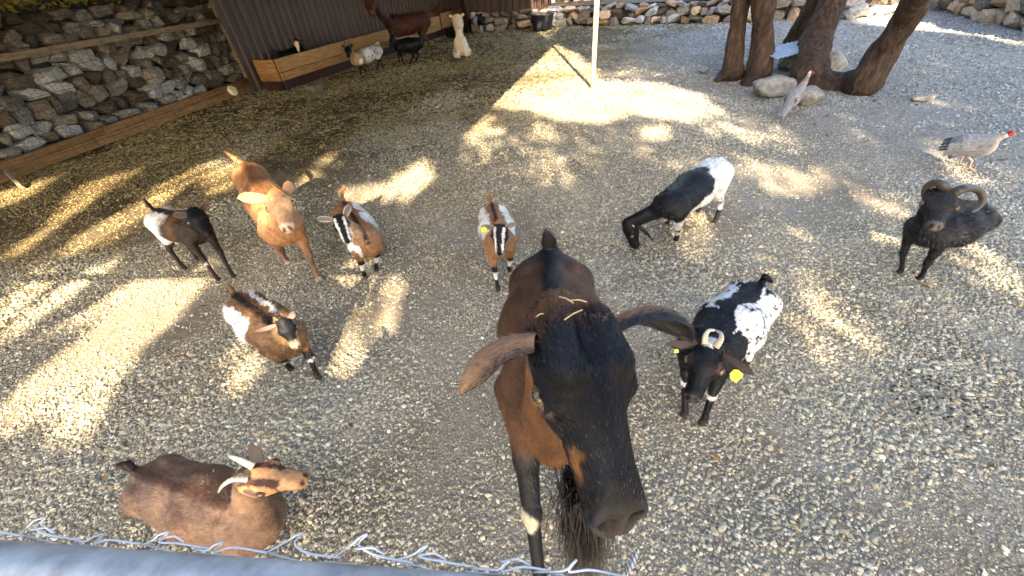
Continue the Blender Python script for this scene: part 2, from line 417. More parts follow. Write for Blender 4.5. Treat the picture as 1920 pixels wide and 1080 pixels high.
def build_gravel():
    m, t, p = mat_new('pebbles')
    a = N(t, 'ShaderNodeAttribute', attribute_name='tint'); a.attribute_type = 'INSTANCER'
    tc = N(t, 'ShaderNodeTexCoord'); n = N(t, 'ShaderNodeTexNoise', Scale=2.5, Detail=4); t.links.new(tc.outputs['Object'], n.inputs['Vector'])
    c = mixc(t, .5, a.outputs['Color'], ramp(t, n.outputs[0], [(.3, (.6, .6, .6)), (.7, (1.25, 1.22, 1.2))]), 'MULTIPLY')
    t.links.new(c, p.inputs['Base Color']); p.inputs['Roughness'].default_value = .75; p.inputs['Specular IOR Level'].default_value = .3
    pts = []; scl = []
    for (y0, y1, dens, dia) in ((-.3, 1.9, 9000, .0052), (-.3, 1.6, 8200, .0098), (1.6, 3.6, 7600, .0102), (3.6, 6.5, 3400, .0145), (6.5, 11, 1000, .023), (11, 17, 300, .038)):
        x0, x1 = -8.5, 12.5; n_ = int(dens*(x1-x0)*(y1-y0))
        P = np.stack([rng.uniform(x0, x1, n_), rng.uniform(y0, y1, n_), np.zeros(n_)], 1)
        k = in_view(P); P = P[k]
        # thinner where the earth shows, and under the straw litter
        dn = .5*(noise(P, 1.1, 11)+.6*noise(P, 2.6, 12)+.5*noise(P, 6, 13)); keep = np.clip(.86-dn*1.7, .12, 1)
        near = np.clip(1.4-P[:, 1]/1.4, 0, 1)*np.clip((P[:, 0]+.3)/1.1, .25, 1); keep *= 1-np.clip(.45+1.2*dn, .0, .85)*near
        if dia < .006: keep = np.full(len(P), .8)
        P = P[rng.random(len(P)) < keep]
        pts.append(P); scl.append(dia*.5*np.exp(rng.normal(0, .36, len(P))))
    P = np.concatenate(pts); S = np.concatenate(scl); n_ = len(P)
    big = rng.random(n_) < .012; S[big] *= 1.7; S *= .93*(1+.35*noise(P, .8, 31)); S = np.minimum(S, .0135+.002*np.maximum(P[:, 1]-2, 0))
    P[:, 2] = gz(P[:, 0], P[:, 1]) + S*.2
    sc3 = np.stack([S*rng.uniform(.85, 1.35, n_), S*rng.uniform(.75, 1.1, n_), S*rng.uniform(.45, .8, n_)], 1)
    rot = np.stack([rng.normal(0, .35, n_), rng.normal(0, .35, n_), rng.uniform(0, 6.28, n_)], 1)
    pal = np.array([(.26, .25, .215), (.32, .305, .26), (.38, .36, .31), (.44, .42, .365), (.34, .29, .21), (.29, .29, .26), (.2, .19, .165), (.4, .34, .26), (.52, .5, .45)])
    ci = rng.choice(len(pal), n_, p=[.17, .18, .18, .12, .1, .06, .08, .06, .05]); col = pal[ci]*rng.uniform(.75, 1.2, (n_, 1))
    wz = (1-sstep(1.5, 6.0, P[:, 0]+.35*P[:, 1]-1))[:, None]; col = col*(wz*np.array([1.07, 1.02, .87])+(1-wz)*np.array([.78, .86, .97]))  # shade's cast painted into the pebbles: yellowish left, darker and bluish right
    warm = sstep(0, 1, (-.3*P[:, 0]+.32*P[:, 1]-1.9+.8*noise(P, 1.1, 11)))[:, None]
    col = col*(1-warm*.8*np.array([.5, .6, .84]))  # pebbles on the straw side browned, and darkened to deepen the roof's shade
    me = bpy.data.meshes.new('gravel'); me.vertices.add(n_); me.vertices.foreach_set('co', P.astype(np.float32).ravel())
    for nm, ty, A in (('rot', 'FLOAT_VECTOR', rot), ('scl', 'FLOAT_VECTOR', sc3)):
        at_ = me.attributes.new(nm, ty, 'POINT'); at_.data.foreach_set('vector', A.astype(np.float32).ravel())
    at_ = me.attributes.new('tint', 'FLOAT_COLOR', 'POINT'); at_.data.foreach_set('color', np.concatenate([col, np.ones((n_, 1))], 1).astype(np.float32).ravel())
    at_ = me.attributes.new('idx', 'INT', 'POINT'); at_.data.foreach_set('value', rng.integers(0, 6, n_).astype(np.int32))
    me.materials.append(m)
    o = put('gravel', me); tag(o, 'loose grey and beige pebbles spread over the yard floor', None, None, 'stuff')
    g = bpy.data.node_groups.new('scatter_pebbles', 'GeometryNodeTree'); L = g.links
    g.interface.new_socket('Geometry', in_out='INPUT', socket_type='NodeSocketGeometry'); g.interface.new_socket('Geometry', in_out='OUTPUT', socket_type='NodeSocketGeometry')
    gi = g.nodes.new('NodeGroupInput'); go = g.nodes.new('NodeGroupOutput')
    iop = g.nodes.new('GeometryNodeInstanceOnPoints'); L.new(gi.outputs[0], iop.inputs['Points'])
    g2i = g.nodes.new('GeometryNodeGeometryToInstance')
    for k in range(6):
        ic = g.nodes.new('GeometryNodeMeshIcoSphere'); ic.inputs['Radius'].default_value = 1; ic.inputs['Subdivisions'].default_value = 2
        sp = g.nodes.new('GeometryNodeSetPosition'); L.new(ic.outputs[0], sp.inputs[0])
        ps = g.nodes.new('GeometryNodeInputPosition'); nz = g.nodes.new('ShaderNodeTexNoise'); nz.noise_dimensions = '4D'
        nz.inputs['W'].default_value = k*7.3; nz.inputs['Scale'].default_value = .9; nz.inputs['Detail'].default_value = 1.5; L.new(ps.outputs[0], nz.inputs['Vector'])
        sb = g.nodes.new('ShaderNodeVectorMath'); sb.operation = 'SUBTRACT'; L.new(nz.outputs['Color'], sb.inputs[0]); sb.inputs[1].default_value = (.5, .5, .5)
        sl = g.nodes.new('ShaderNodeVectorMath'); sl.operation = 'SCALE'; L.new(sb.outputs[0], sl.inputs[0]); sl.inputs['Scale'].default_value = 1.7
        L.new(sl.outputs[0], sp.inputs['Offset'])
        sm = g.nodes.new('GeometryNodeSetMaterial'); sm.inputs['Material'].default_value = m; L.new(sp.outputs[0], sm.inputs[0])
        L.new(sm.outputs[0], g2i.inputs[0])
    L.new(g2i.outputs[0], iop.inputs['Instance']); iop.inputs['Pick Instance'].default_value = True
    for nm, ty, so_ in (('idx', 'INT', 'Instance Index'), ('rot', 'FLOAT_VECTOR', 'Rotation'), ('scl', 'FLOAT_VECTOR', 'Scale')):
        na = g.nodes.new('GeometryNodeInputNamedAttribute'); na.data_type = ty; na.inputs['Name'].default_value = nm
        L.new([q for q in na.outputs if q.enabled][0], iop.inputs[so_])
    L.new(iop.outputs[0], go.inputs[0])
    md = o.modifiers.new('scatter', 'NODES'); md.node_group = g
    print('pebbles', n_)
build_gravel()

def build_straw():
    mb_V = []; mb_F = []
    n_ = 0
    def strands(n, fx, fy, l0, l1, wd=.003):
        nonlocal n_
        P = np.stack([fx(n), fy(n), np.zeros(n)], 1); k = in_view(P); P = P[k]; n = len(P)
        P[:, 2] = gz(P[:, 0], P[:, 1])+.012+.01*rng.random(n)
        a = rng.uniform(0, 6.28, n); l = rng.uniform(l0, l1, n)[:, None]; d = np.stack([np.cos(a), np.sin(a), rng.normal(0, .08, n)], 1)
        s = np.stack([-np.sin(a), np.cos(a), np.zeros(n)], 1)*wd*rng.uniform(.6, 1.3, (n, 1)); bend = s*rng.normal(0, 6, (n, 1)); u = np.array([0, 0, wd*.7])
        A = P-d*l/2; Bm = P+bend; E = P+d*l/2
        for i_, (p0, p1) in enumerate(((A, Bm), (Bm, E))):
            V = np.stack([p0-s, p0+s, p0+u, p1-s, p1+s, p1+u], 1).reshape(-1, 3); b = np.arange(n)*6+n_
            mb_V.append(V); mb_F.append(np.stack([b, b+2, b+5, b+3], 1)); mb_F.append(np.stack([b+2, b+1, b+4, b+5], 1)); n_ += len(V)
    U = lambda a, b: (lambda n: rng.uniform(a, b, n))
    strands(9000, U(-6.5, 2), U(5.5, 16), .04, .14, .004)
    strands(900, U(-7, -1), U(1, 6), .03, .1, .002)
    strands(420, U(-4, 6), U(.2, 4), .02, .09, .0012)
    strands(25, U(0, 2.2), U(.1, 1.1), .04, .12, .0012)
    o = put('straw', mesh_np('straw', np.concatenate(mb_V), mb_F), MAT['straw']); tag(o, 'scattered straw and hay wisps on the ground', None, None, 'stuff')
build_straw()

# ------------------------------------------------------------------ stones and walls
def rock_mesh(seed, flat=False, n=20):
    r = np.random.default_rng(seed); bm = bmesh.new()
    P = r.normal(size=(n, 3)); P /= np.linalg.norm(P, axis=1)[:, None]
    P = np.sign(P)*np.abs(P)**.62; P /= np.maximum(np.abs(P).max(), 1e-6); P *= r.uniform(.82, 1.05, (n, 1))
    for p in P: bm.verts.new(p)
    res = bmesh.ops.convex_hull(bm, input=bm.verts)
    bmesh.ops.delete(bm, geom=[v for v in bm.verts if not v.link_faces], context='VERTS')
    bmesh.ops.bevel(bm, geom=list(bm.edges), offset=.07, segments=1, affect='EDGES', clamp_overlap=True) if not flat else None
    me = bpy.data.meshes.new('stone'); bm.to_mesh(me); bm.free(); return me
ROCKS = {}
def rocks(matname):
    if matname not in ROCKS:
        ROCKS[matname] = []
        for k in range(14):
            me = rock_mesh(100+k, True, 16 + k % 8); me.materials.append(MAT[matname]); ROCKS[matname].append(me)
    return ROCKS[matname]
def stone_wall(name, label, path, height, sw, sh, mats, lean=.1, seed=1, thick=.5, cap=True, group=None):
    """path: ground points along the foot, the face looks to the right-hand side of travel"""
    r = random.Random(seed); path = [np.array([p[0], p[1], 0.]) for p in path]
    root = empty(name, path[0]); tag(root, label, 'wall', group); o0 = path[0]
    cnt = 0
    core = MB()
    for a, b in zip(path[:-1], path[1:]):
        d = nrm(b-a); L = np.linalg.norm(b-a); nr = np.array([d[1], -d[0], 0]); rz = math.atan2(d[1], d[0])
        # rubble core set back behind the face
        q = [a-nr*.16, b-nr*.16, b-nr*(.16+thick), a-nr*(.16+thick)]
        top = [x+np.array([0, 0, height*.93])-nr*lean*height*(1 if i < 2 else 1) for i, x in enumerate(q)]
        core.add(np.array([x-np.array([0, 0, .1]) for x in q]+top)-o0, [(0, 1, 5, 4), (1, 2, 6, 5), (2, 3, 7, 6), (3, 0, 4, 7), (4, 5, 6, 7)])
        z = 0.0
        while z < height-.03:
            h = sh*r.uniform(.75, 1.3); x = -sw*r.random()*.5
            if z+h > height: h = max(height-z, sh*.6)
            while x < L:
                w_ = sw*r.uniform(.55, 1.5)*(1.15 if z < .3 else 1); hh = h*r.uniform(.82, 1.22)
                c = a + d*(x+w_/2) - nr*(.05+lean*z+r.uniform(-.05, .05)) + np.array([0, 0, z+h/2+r.uniform(-.03, .03)*1.5])
                me = r.choice(rocks(r.choice(mats)))
                st = put('stone', me, None, root, c-o0, (r.uniform(-.22, .22), r.uniform(-.3, .3), rz+r.uniform(-.2, .2)+(math.pi if r.random() < .5 else 0)), (w_*.6, r.uniform(.15, .23), hh*.61))
                cnt += 1; x += w_
            z += h*.96
    core.build('rubble_core', MAT['rubble'], root)
    print(name, cnt, 'stones')
    return root
hd = nrm(np.array([1.32, 4.8, 0])); hn = np.array([hd[1], -hd[0], 0])     # direction of the left fence, and towards the yard
fA = np.array([-6.69, 5.3, 0]); fB = fA+hd*5.1
stone_wall('dry_stone_wall', 'tall dry stone wall of grey boulders behind the wire fence', [fA-hn*.42-hd*1.8, fA-hn*.42+hd*5.9], 1.74, .275, .185,
           ['limestone', 'limestone_brown', 'limestone_brown'], .2, 3)
bw = [np.array(p) for p in ((-.35, 15.75), (2.32, 15.35), (7.0, 12.15))]
stone_wall('low_stone_wall', 'low stone wall under the pale terrace behind the white post', bw, .5, .3, .2, ['limestone_brown', 'limestone', 'orange_stone'], .05, 5)
stone_wall('rough_stone_wall', 'rough pale stone wall behind the tree trunks', [(7.05, 12.12), (8.9, 11.05), (10.9, 11.3)], 1.3, .36, .22, ['limestone', 'orange_stone', 'limestone_brown'], .05, 6)
stone_wall('orange_stone_wall', 'orange tinted stone wall at the right back corner', [(11.3, 11.1), (9.95, 7.9), (9.2, 6.0)], 1.3, .36, .24, ['orange_stone', 'orange_stone', 'limestone_brown'], .05, 8)
# terrace behind the low wall
mb = MB(); tz = .5
mb.add([(-3, 17, tz), (2.3, 15.75, tz), (7.2, 12.5, tz), (11.2, 11.8, tz), (30, 14, tz), (30, 40, tz), (-3, 40, tz)], [(0, 1, 2, 3, 4, 5, 6)])
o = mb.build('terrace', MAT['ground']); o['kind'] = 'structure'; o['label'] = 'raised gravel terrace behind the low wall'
# bank behind the left wall
mb = MB(); a0 = fA-hn*1.0-hd*2.2; a1 = fA-hn*1.0+hd*6.5
mb.add([a0+[0, 0, 1.55], a1+[0, 0, 1.55], a1-hn*10+[0, 0, 3.6], a0-hn*10+[0, 0, 3.6]], [(0, 1, 2, 3)])
o = mb.build('hillside', MAT['rubble']); o['kind'] = 'structure'
stone_wall('upper_stone_wall', 'stone wall with wire at the back of the pale terrace', [(2.0, 17.6), (4.4, 16.6)], 1.0, .4, .26, ['limestone', 'limestone_brown'], .05, 9)

# loose boulders under the trees
def boulder(name, label, c, s, rz, seed, mat='boulder', group=None, ico=3):
    r = np.random.default_rng(seed); bm = bmesh.new(); bmesh.ops.create_icosphere(bm, subdivisions=ico, radius=1)
    P = np.array([v.co[:] for v in bm.verts]); D = 1+.22*noise(P, 1.1, seed)+.1*noise(P, 2.6, seed+1)+.03*noise(P, 7, seed+2)
    for k in range(16):
        n = nrm(r.normal(size=3)); lim = r.uniform(.5, .75); q = (P*D[:, None])@n; D = np.where(q > lim, D*lim/np.maximum(q, 1e-6), D)
    for v, d in zip(bm.verts, D): v.co *= d
    me = bpy.data.meshes.new(name); bm.to_mesh(me); bm.free(); me.polygons.foreach_set('use_smooth', [True]*len(me.polygons))
    o = put(name, me, MAT[mat], None, (c[0], c[1], c[2]+s[2]*.45), (0, 0, rz), s)
    return tag(o, label, 'rock', group)
b = at(1450, 175); boulder('boulder', 'pale flat boulder lying between the two trees', b, (.44, .27, .2), .3, 3)
b = at(1520, 205); boulder('boulder', 'pale boulder behind the standing guinea fowl', at(1508, 193), (.24, .22, .18), .9, 8)
b = at(1478, 130); boulder('boulder', 'squared grey rock holding up the blue metal sheet', b, (.36, .3, .3), .1, 5)
boulder('boulder', 'pale boulder behind the right hand tree', at(1556, 135), (.25, .22, .26), .5, 6)
boulder('stone', 'small stone on gravel left of the double trunk', at(1318, 136), (.12, .1, .07), .5, 7)
boulder('stone', 'half buried stone on straw below the wooden trough', at(593, 172), (.2, .16, .11), .5, 9, 'limestone_brown')
boulder('stone', 'flat stone on gravel right of the leaning trunk', at(1728, 188), (.2, .1, .05), .2, 10)

# ------------------------------------------------------------------ left fence: boards, rail, wire mesh
def plank(name, a, b, h, th, mat, parent, org, z0):
    a = np.asarray(a, float); b = np.asarray(b, float); d = nrm(b-a); L = np.linalg.norm(b-a)
    bm = bmesh.new(); bmesh.ops.create_cube(bm, size=1); 
    for v in bm.verts: v.co = Vector((v.co.x*L, v.co.y*th, v.co.z*h))
    bmesh.ops.bevel(bm, geom=list(bm.edges), offset=min(th, h)*.12, segments=1, affect='EDGES')
    me = bpy.data.meshes.new(name); bm.to_mesh(me); bm.free()
    c = (a+b)/2; c[2] += z0+h/2
    dz = b[2]-a[2]
    o = put(name, me, MAT[mat], parent, c-org, (0, -math.asin(dz/L) if L else 0, math.atan2(d[1], d[0])))
    return o
fr = empty('wire_fence', fA); tag(fr, 'wire mesh fence with wooden rail and base boards before the stone wall', 'fence')
s0, s1 = -1.6, 5.0
for k, (u0, u1) in enumerate(((s0, 1.35), (1.36, 3.3), (3.31, s1))):
    plank('base_board', fA+hd*u0, fA+hd*u1, .13, .045, 'wood', fr, fA, 0.0)
    plank('base_board', fA+hd*(u0+.2 if k else u0)-hn*.006, fA+hd*(u1+.2 if k < 2 else u1)-hn*.006, .1, .04, 'wood', fr, fA, .133)
plank('top_rail', fA+hd*s0, fA+hd*s1, .085, .06, 'wood_grey', fr, fA, 1.25)
for u in (-1.55, 4.95): plank('post', fA+hd*(u-.05)-hn*.07, fA+hd*(u+.05)-hn*.07, 2.6, .09, 'wood_grey', fr, fA, 0)
for k in range(44):
    u = s0+.05+k*.15; mb = MB(); wob = [r_ for r_ in np.linspace(0, 1, 6)]
    pts = [hd*(u+.012*math.sin(k*3+5*q))+hn*(.032+.006*math.sin(k+9*q))+np.array([0, 0, .02+2.3*q]) for q in wob]
    mb.tube(pts, .003, 4); mb.build('wire', MAT['dark_wire'], fr)
for k in range(17):
    z = .1+k*.14; mb = MB(); pts = [hd*(s0+(s1-s0)*q)+hn*(.036+.008*math.sin(k+14*q))+np.array([0, 0, z+.012*math.sin(k*2+9*q)]) for q in np.linspace(0, 1, 12)]
    mb.tube(pts, .003, 4); mb.build('wire', MAT['dark_wire'], fr)
st = MB(); p0 = at(12, 322, .12); p1 = at(42, 352, 0); st.tube([p0, p1], [.03, .025], 6); o = st.build('wooden_stake', MAT['wood_grey'], None, p1); tag(o, 'pale wooden stake leaning on the base board', 'stake')
# salt lick
sl = MB(); c = at(436, 170, .2)
prof = [(.02, -.03), (.085, -.03), (.098, 0), (.085, .03), (.02, .03), (.02, -.03)]
ax = nrm(hn*.9+np.array([0, 0, .45])); u1 = nrm(np.cross(ax, [0, 0, 1.])); u2 = np.cross(ax, u1); V = []; F = []; n = 20
for j, (r_, z) in enumerate(prof):
    for i in range(n): V.append(c+ax*z+r_*(u1*math.cos(6.2832*i/n)+u2*math.sin(6.2832*i/n)))
for j in range(len(prof)-1):
    for i in range(n): F.append((j*n+i, j*n+(i+1) % n, (j+1)*n+(i+1) % n, (j+1)*n+i))
sl.add(V, F); o = sl.build('salt_lick', MAT['salt'], None, c, True); tag(o, 'round pale salt lick with a hole hung on the base board', 'salt lick')

# ------------------------------------------------------------------ shed, trough
tA = np.array([-4.36, 9.36, 0]); tB = np.array([-.75, 17.2, 0]); td = nrm(tB-tA); tn = np.array([td[1], -td[0], 0]); TL = np.linalg.norm(tB-tA)
def corrugated(name, a, d, n, L, z0, z1, mat, parent, org, pitch=.19, depth=.045, sheet=.95):
    """ribbed sheets, one object each"""
    x = 0.0; k = 0
    while x < L-.01:
        w_ = min(sheet, L-x); V = []; F = []; pr = []
        nr_ = max(1, int(round(w_/pitch))); pw = w_/nr_
        for i in range(nr_):
            for (f_, dp) in ((0, 0), (.55, 0), (.66, 1), (.89, 1)): pr.append((x+(i+f_)*pw, dp*depth))
        pr.append((x+w_-.002, 0))
        off = .003*(k % 2)
        for (q, dp) in pr:
            for z in (z0, z1): V.append(a+d*q+n*(dp+off)+np.array([0, 0, z]))
        for i in range(len(pr)-1): F.append((2*i, 2*i+2, 2*i+3, 2*i+1))
        m2 = MB(); m2.add(np.array(V)-org, F); m2.build(name, MAT[mat], parent); x += w_; k += 1
shed = empty('shed', tA-tn*.62); tag(shed, 'brown corrugated metal shed wall standing behind the wooden trough', 'shed')
so0 = tA-tn*.62
corrugated('metal_sheet', so0-td*.28, td, tn, TL+.6, .05, 3.0, 'brown_metal', shed, so0)
bA = np.array([-.55, 15.98, 0]); bB = np.array([2.28, 15.62, 0]); bd = nrm(bB-bA); bn = np.array([bd[1], -bd[0], 0])
e_ = so0-td*.28+td*(TL+.6); m_ = np.array([-.22, 17.85, 0])
for p_, q_ in ((e_, m_), (m_, bA+np.array([.12, .02, 0]))):
    d_ = nrm(q_-p_); corrugated('metal_sheet', p_, d_, np.array([d_[1], -d_[0], 0]), np.linalg.norm(q_-p_), .0, 3.0, 'dark_metal', shed, so0, .24, .05)
corrugated('metal_sheet', bA, bd, bn, np.linalg.norm(bB-bA), .42, 3.0, 'dark_metal', shed, so0, .24, .05)
m2 = MB(); m2.box((bA+bB)/2-so0+bn*.075+[0, 0, .47], (np.linalg.norm(bB-bA), .05, .1), math.atan2(bd[1], bd[0])); m2.build('sill_beam', MAT['dark_metal'], shed)

tr = empty('feed_trough', tA); tag(tr, 'long wooden feed trough of pine planks along the shed wall', 'trough')
gap = TL*.80
for (z0, h) in ((.20, .15), (.356, .245)):
    plank('front_plank', tA, tA+td*gap, h, .04, 'honey', tr, tA, z0)
plank('front_plank', tA+td*(gap+.1), tB, .42, .04, 'honey', tr, tA, .22)
e0 = tA-tn*.03-td*.02; e1 = tA-tn*.6-td*.02
for (z0, h) in ((.20, .12), (.322, .12), (.444, .155)): plank('end_plank', e0, e1, h, .035, 'honey', tr, tA, z0)
plank('bottom_board', tA-tn*.3, tB-tn*.3, .03, .5, 'wood', tr, tA, .2)
for u in (.05, gap+.05, TL-.05): plank('post', tA+td*(u-.04)+tn*.005, tA+td*(u+.04)+tn*.005, .62, .03, 'dark_metal', tr, tA, 0)
m2 = MB(); q = tA-tn*.1
m2.add(np.array([q, q+td*TL, q+td*TL+[0, 0, .2], q+[0, 0, .2]])-tA, [(0, 1, 2, 3)]); q2 = tA-tn*.6
m2.add(np.array([q+td*.02, q2+td*.02, q2+td*.02+[0, 0, .2], q+td*.02+[0, 0, .2]])-tA, [(0, 1, 2, 3)])
m2.build('base_panel', MAT['dark_metal'], tr)

# canopy roof over the shed corner, held by the post
rz_ = 2.78
rp = [(-11, .72), (-.42, .82), (1.72, 7.05), (1.5, 17.5), (-11, 17.5)]
cn = empty('canopy_roof', (1.7, 7.02, 0)); tag(cn, 'flat metal canopy roof over the shed corner of the yard', 'roof')
m2 = MB(); V = np.array([(x, y, rz_) for x, y in rp]+[(x, y, rz_+.04) for x, y in rp])-np.array([1.7, 7.02, 0])
m2.add(V, [(4, 3, 2, 1, 0), (5, 6, 7, 8, 9)]+[(i, (i+1) % 5, 5+(i+1) % 5, 5+i) for i in range(5)]); m2.build('roof_sheet', MAT['roof'], cn)
m2 = MB(); dd = nrm(np.array([2.14, 6.23, 0])); m2.box(np.array([-1.07, -3.1, rz_-.07]), (6.5, .08, .12), math.atan2(dd[1], dd[0])); m2.build('beam', MAT['wood_grey'], cn)
pb = at(1111, 165); m2 = MB(); m2.tube([pb, pb+[0, 0, 1.2], pb+[0, 0, rz_-.01]], .038, 16); po = m2.build('roof_post', MAT['post'], None, pb, True)
tag(po, 'slim cream painted round post standing in the sun patch', 'post')

# black rubber tub
tc_ = at(1018, 57)+np.array([0, .12, 0]); m2 = MB(); n = 28
prof = [(.0, .03), (.3, .03), (.33, .2), (.36, .4), (.39, .42), (.39, .455), (.36, .455), (.34, .42), (.31, .1), (0, .08)]
V = [[tc_[0]+r_*math.cos(6.28319*i/n), tc_[1]+r_*math.sin(6.28319*i/n), z-.02] for r_, z in prof for i in range(n)]
F = [(j*n+i, j*n+(i+1) % n, (j+1)*n+(i+1) % n, (j+1)*n+i) for j in range(len(prof)-1) for i in range(n)]
m2.add(V, F); o = m2.build('rubber_tub', MAT['rubber'], None, tc_, True); tag(o, 'round black rubber tub standing against the back wall', 'tub')

# zinc sheet lying on the rock by the trees
c = at(1478, 92, .38); sh = MB(); V = []; F = []; nx = 40
poly = lambda u: (.30+.12*math.sin(u*3.1))
d1 = nrm(np.array([.93, .3, .1])); d2 = nrm(np.array([-.3, .93, .16]))
for i in range(nx+1):
    u = i/nx; q = c+d1*(u-.5)*.72; hh = .005*(1 if i % 4 < 2 else -1)
    for k, v in enumerate((-poly(u)*.42, poly(u)*.42)):
        for dz in (0, .012): V.append(q+d2*v+np.array([0, 0, hh+dz-.012]))
for i in range(nx):
    a = 4*i; F += [(a, a+2, a+6, a+4), (a+1, a+5, a+7, a+3), (a, a+4, a+5, a+1), (a+2, a+3, a+7, a+6)]
F += [(0, 1, 3, 2), (4*nx, 4*nx+2, 4*nx+3, 4*nx+1)]
sh.add(V, F); o = sh.build('metal_sheet', MAT['blue_sheet'], None, c); tag(o, 'pale blue ribbed metal sheet resting on a rock by the trunks', 'metal sheet')

# ------------------------------------------------------------------ lit patches: gaps in the leaf canopies through which the sun reaches the yard
LIT = []   # (polygon on the ground, share of light let through)
def gap_px(pts, a=1.0, soft=0.0):
    a = min(1., a*1.28) if a > .5 and not soft else a
    LIT.append((np.array([at(x, y)[:2] for x, y in pts]), a, soft))
def gap_w(cx, cy, rx, ry, a=1.0): LIT.append((np.array([(cx+rx*math.cos(t), cy+ry*math.sin(t)) for t in np.linspace(0, 6.28, 14, endpoint=False)]), a, 0.))
gap_px([(1040, 82), (1078, 100), (1118, 128), (1128, 150), (1230, 152), (1310, 172), (1350, 205), (1290, 228), (1190, 212), (1120, 228), (1060, 226), (985, 205), (900, 200)], 1)
gap_px([(1290, 228), (1350, 200), (1440, 222), (1530, 268), (1480, 288), (1400, 262), (1340, 268)], .85, .5)
gap_px([(1200, 235), (1270, 238), (1250, 262), (1205, 255)], .75)
gap_px([(1130, 128), (1180, 122), (1260, 140), (1230, 148), (1140, 146)], .6)
gap_px([(1060, 72), (1110, 70), (1180, 95), (1230, 130), (1130, 120)], .4)
gap_px([(860, 215), (1000, 215), (1240, 268), (1560, 290), (1640, 350), (1500, 340), (1250, 320), (1080, 350), (940, 320), (860, 290)], .45)
gap_px([(868, 215), (905, 205), (955, 240), (945, 278), (890, 285), (862, 260)], .9, .5)
gap_px([(965, 290), (1010, 272), (1075, 300), (1080, 335), (1010, 345), (975, 330)], .85, .5)
gap_px([(1000, 235), (1030, 232), (1032, 262), (1005, 268)], .7)
gap_px([(1100, 240), (1250, 265), (1420, 290), (1560, 300), (1600, 330), (1450, 320), (1300, 300), (1180, 280)], .5)
gap_px([(1410, 318), (1500, 310), (1560, 340), (1520, 362), (1430, 350)], .7)
gap_px([(1580, 335), (1640, 335), (1725, 380), (1720, 415), (1640, 400), (1590, 365)], .75, .5)
gap_px([(1580, 235), (1620, 240), (1650, 275), (1610, 280)], .7)
gap_px([(1390, 478), (1500, 465), (1600, 520), (1700, 600), (1718, 650), (1570, 690), (1500, 640), (1450, 570)], .8, .6)
gap_px([(1635, 425), (1705, 440), (1700, 462), (1650, 450)], .8)
gap_px([(1780, 430), (1860, 440), (1925, 500), (1925, 575), (1850, 530), (1800, 480)], .85, .4)
gap_px([(1770, 300), (1840, 310), (1925, 360), (1925, 400), (1850, 350), (1780, 325)], .8, .4)
gap_px([(1735, 262), (1800, 268), (1790, 300), (1745, 290)], .7)
gap_px([(1700, 178), (1770, 180), (1785, 200), (1720, 198)], .6)
gap_px([(1690, 112), (1785, 118), (1790, 138), (1720, 140)], .5)
gap_px([(1870, 190), (1925, 200), (1925, 225), (1880, 210)], .5)
gap_px([(1700, 38), (1800, 42), (1925, 70), (1925, 85), (1790, 60), (1690, 52)], .9)
gap_px([(1600, 20), (1690, 0), (1720, 30), (1690, 52), (1610, 45)], 1)
# left streaks
gap_px([(-40, 370), (20, 352), (105, 326), (80, 345), (20, 382), (-40, 400)], .9)
gap_px([(0, 485), (25, 472), (75, 425), (110, 395), (135, 352), (255, 313), (215, 345), (150, 392), (120, 430), (95, 480)], .95)
gap_px([(105, 478), (160, 435), (230, 385), (300, 345), (360, 315), (380, 318), (290, 395), (230, 440), (160, 470)], .85)
gap_px([(370, 340), (375, 305), (440, 300), (445, 350), (400, 360)], .8)
gap_px([(0, 560), (60, 510), (110, 500), (60, 560), (0, 640)], .9)
gap_px([(60, 575), (120, 535), (215, 478), (205, 500), (120, 560), (30, 625), (0, 640)], .85)
gap_px([(0, 760), (60, 712), (110, 665), (150, 640), (182, 612), (150, 600), (120, 612), (195, 555), (240, 530), (300, 520), (375, 505), (365, 545), (320, 600), (250, 655), (215, 715), (190, 770), (190, 806), (142, 830), (76, 812), (118, 780), (0, 802)], 1)
gap_px([(240, 720), (290, 690), (285, 720), (240, 750)], .5)
gap_px([(560, 330), (585, 325), (600, 342), (575, 350)], .8)
gap_px([(590, 298), (615, 285), (625, 292), (605, 308)], .8)
gap_px([(680, 360), (735, 322), (752, 328), (735, 372), (715, 378)], .75)
gap_px([(745, 382), (765, 312), (800, 305), (812, 330), (770, 372)], .85)
gap_px([(688, 492), (745, 480), (800, 500), (802, 560), (775, 620), (800, 690), (745, 700), (705, 655), (688, 580)], .75, .6)
gap_px([(672, 528), (690, 532), (664, 640), (632, 695), (612, 690), (640, 640)], .95)
gap_px([(810, 480), (845, 478), (855, 520), (815, 522)], .6)
gap_px([(412, 668), (440, 640), (492, 690), (475, 725), (420, 725)], .7)
gap_px([(1470, 412), (1512, 420), (1508, 452), (1468, 445)], .7)
gap_px([(1275, 405), (1335, 400), (1340, 455), (1280, 455)], .7)
gap_px([(850, 285), (890, 290), (885, 325), (850, 320)], .5)
gap_w(-1.55, 3.65, .2, .4, .95); gap_w(-2.25, 4.6, .25, .35, .6)       # over the tan goat
gap_w(-.8, 1.62, .17, .22, .95); gap_w(-1.1, 1.25, .2, .2, .6)         # over the horned brown goat
gap_w(-1.2, 2.3, .2, .25, .7)                                          # over the piebald kid
def pip(poly, q):
    x, y = q[:, 0], q[:, 1]; c = np.zeros(len(q), bool); j = len(poly)-1
    for i in range(len(poly)):
        xi, yi = poly[i]; xj, yj = poly[j]
        k = ((yi > y) != (yj > y)) & (x < (xj-xi)*(y-yi)/(yj-yi+1e-12)+xi); c ^= k; j = i
    return c
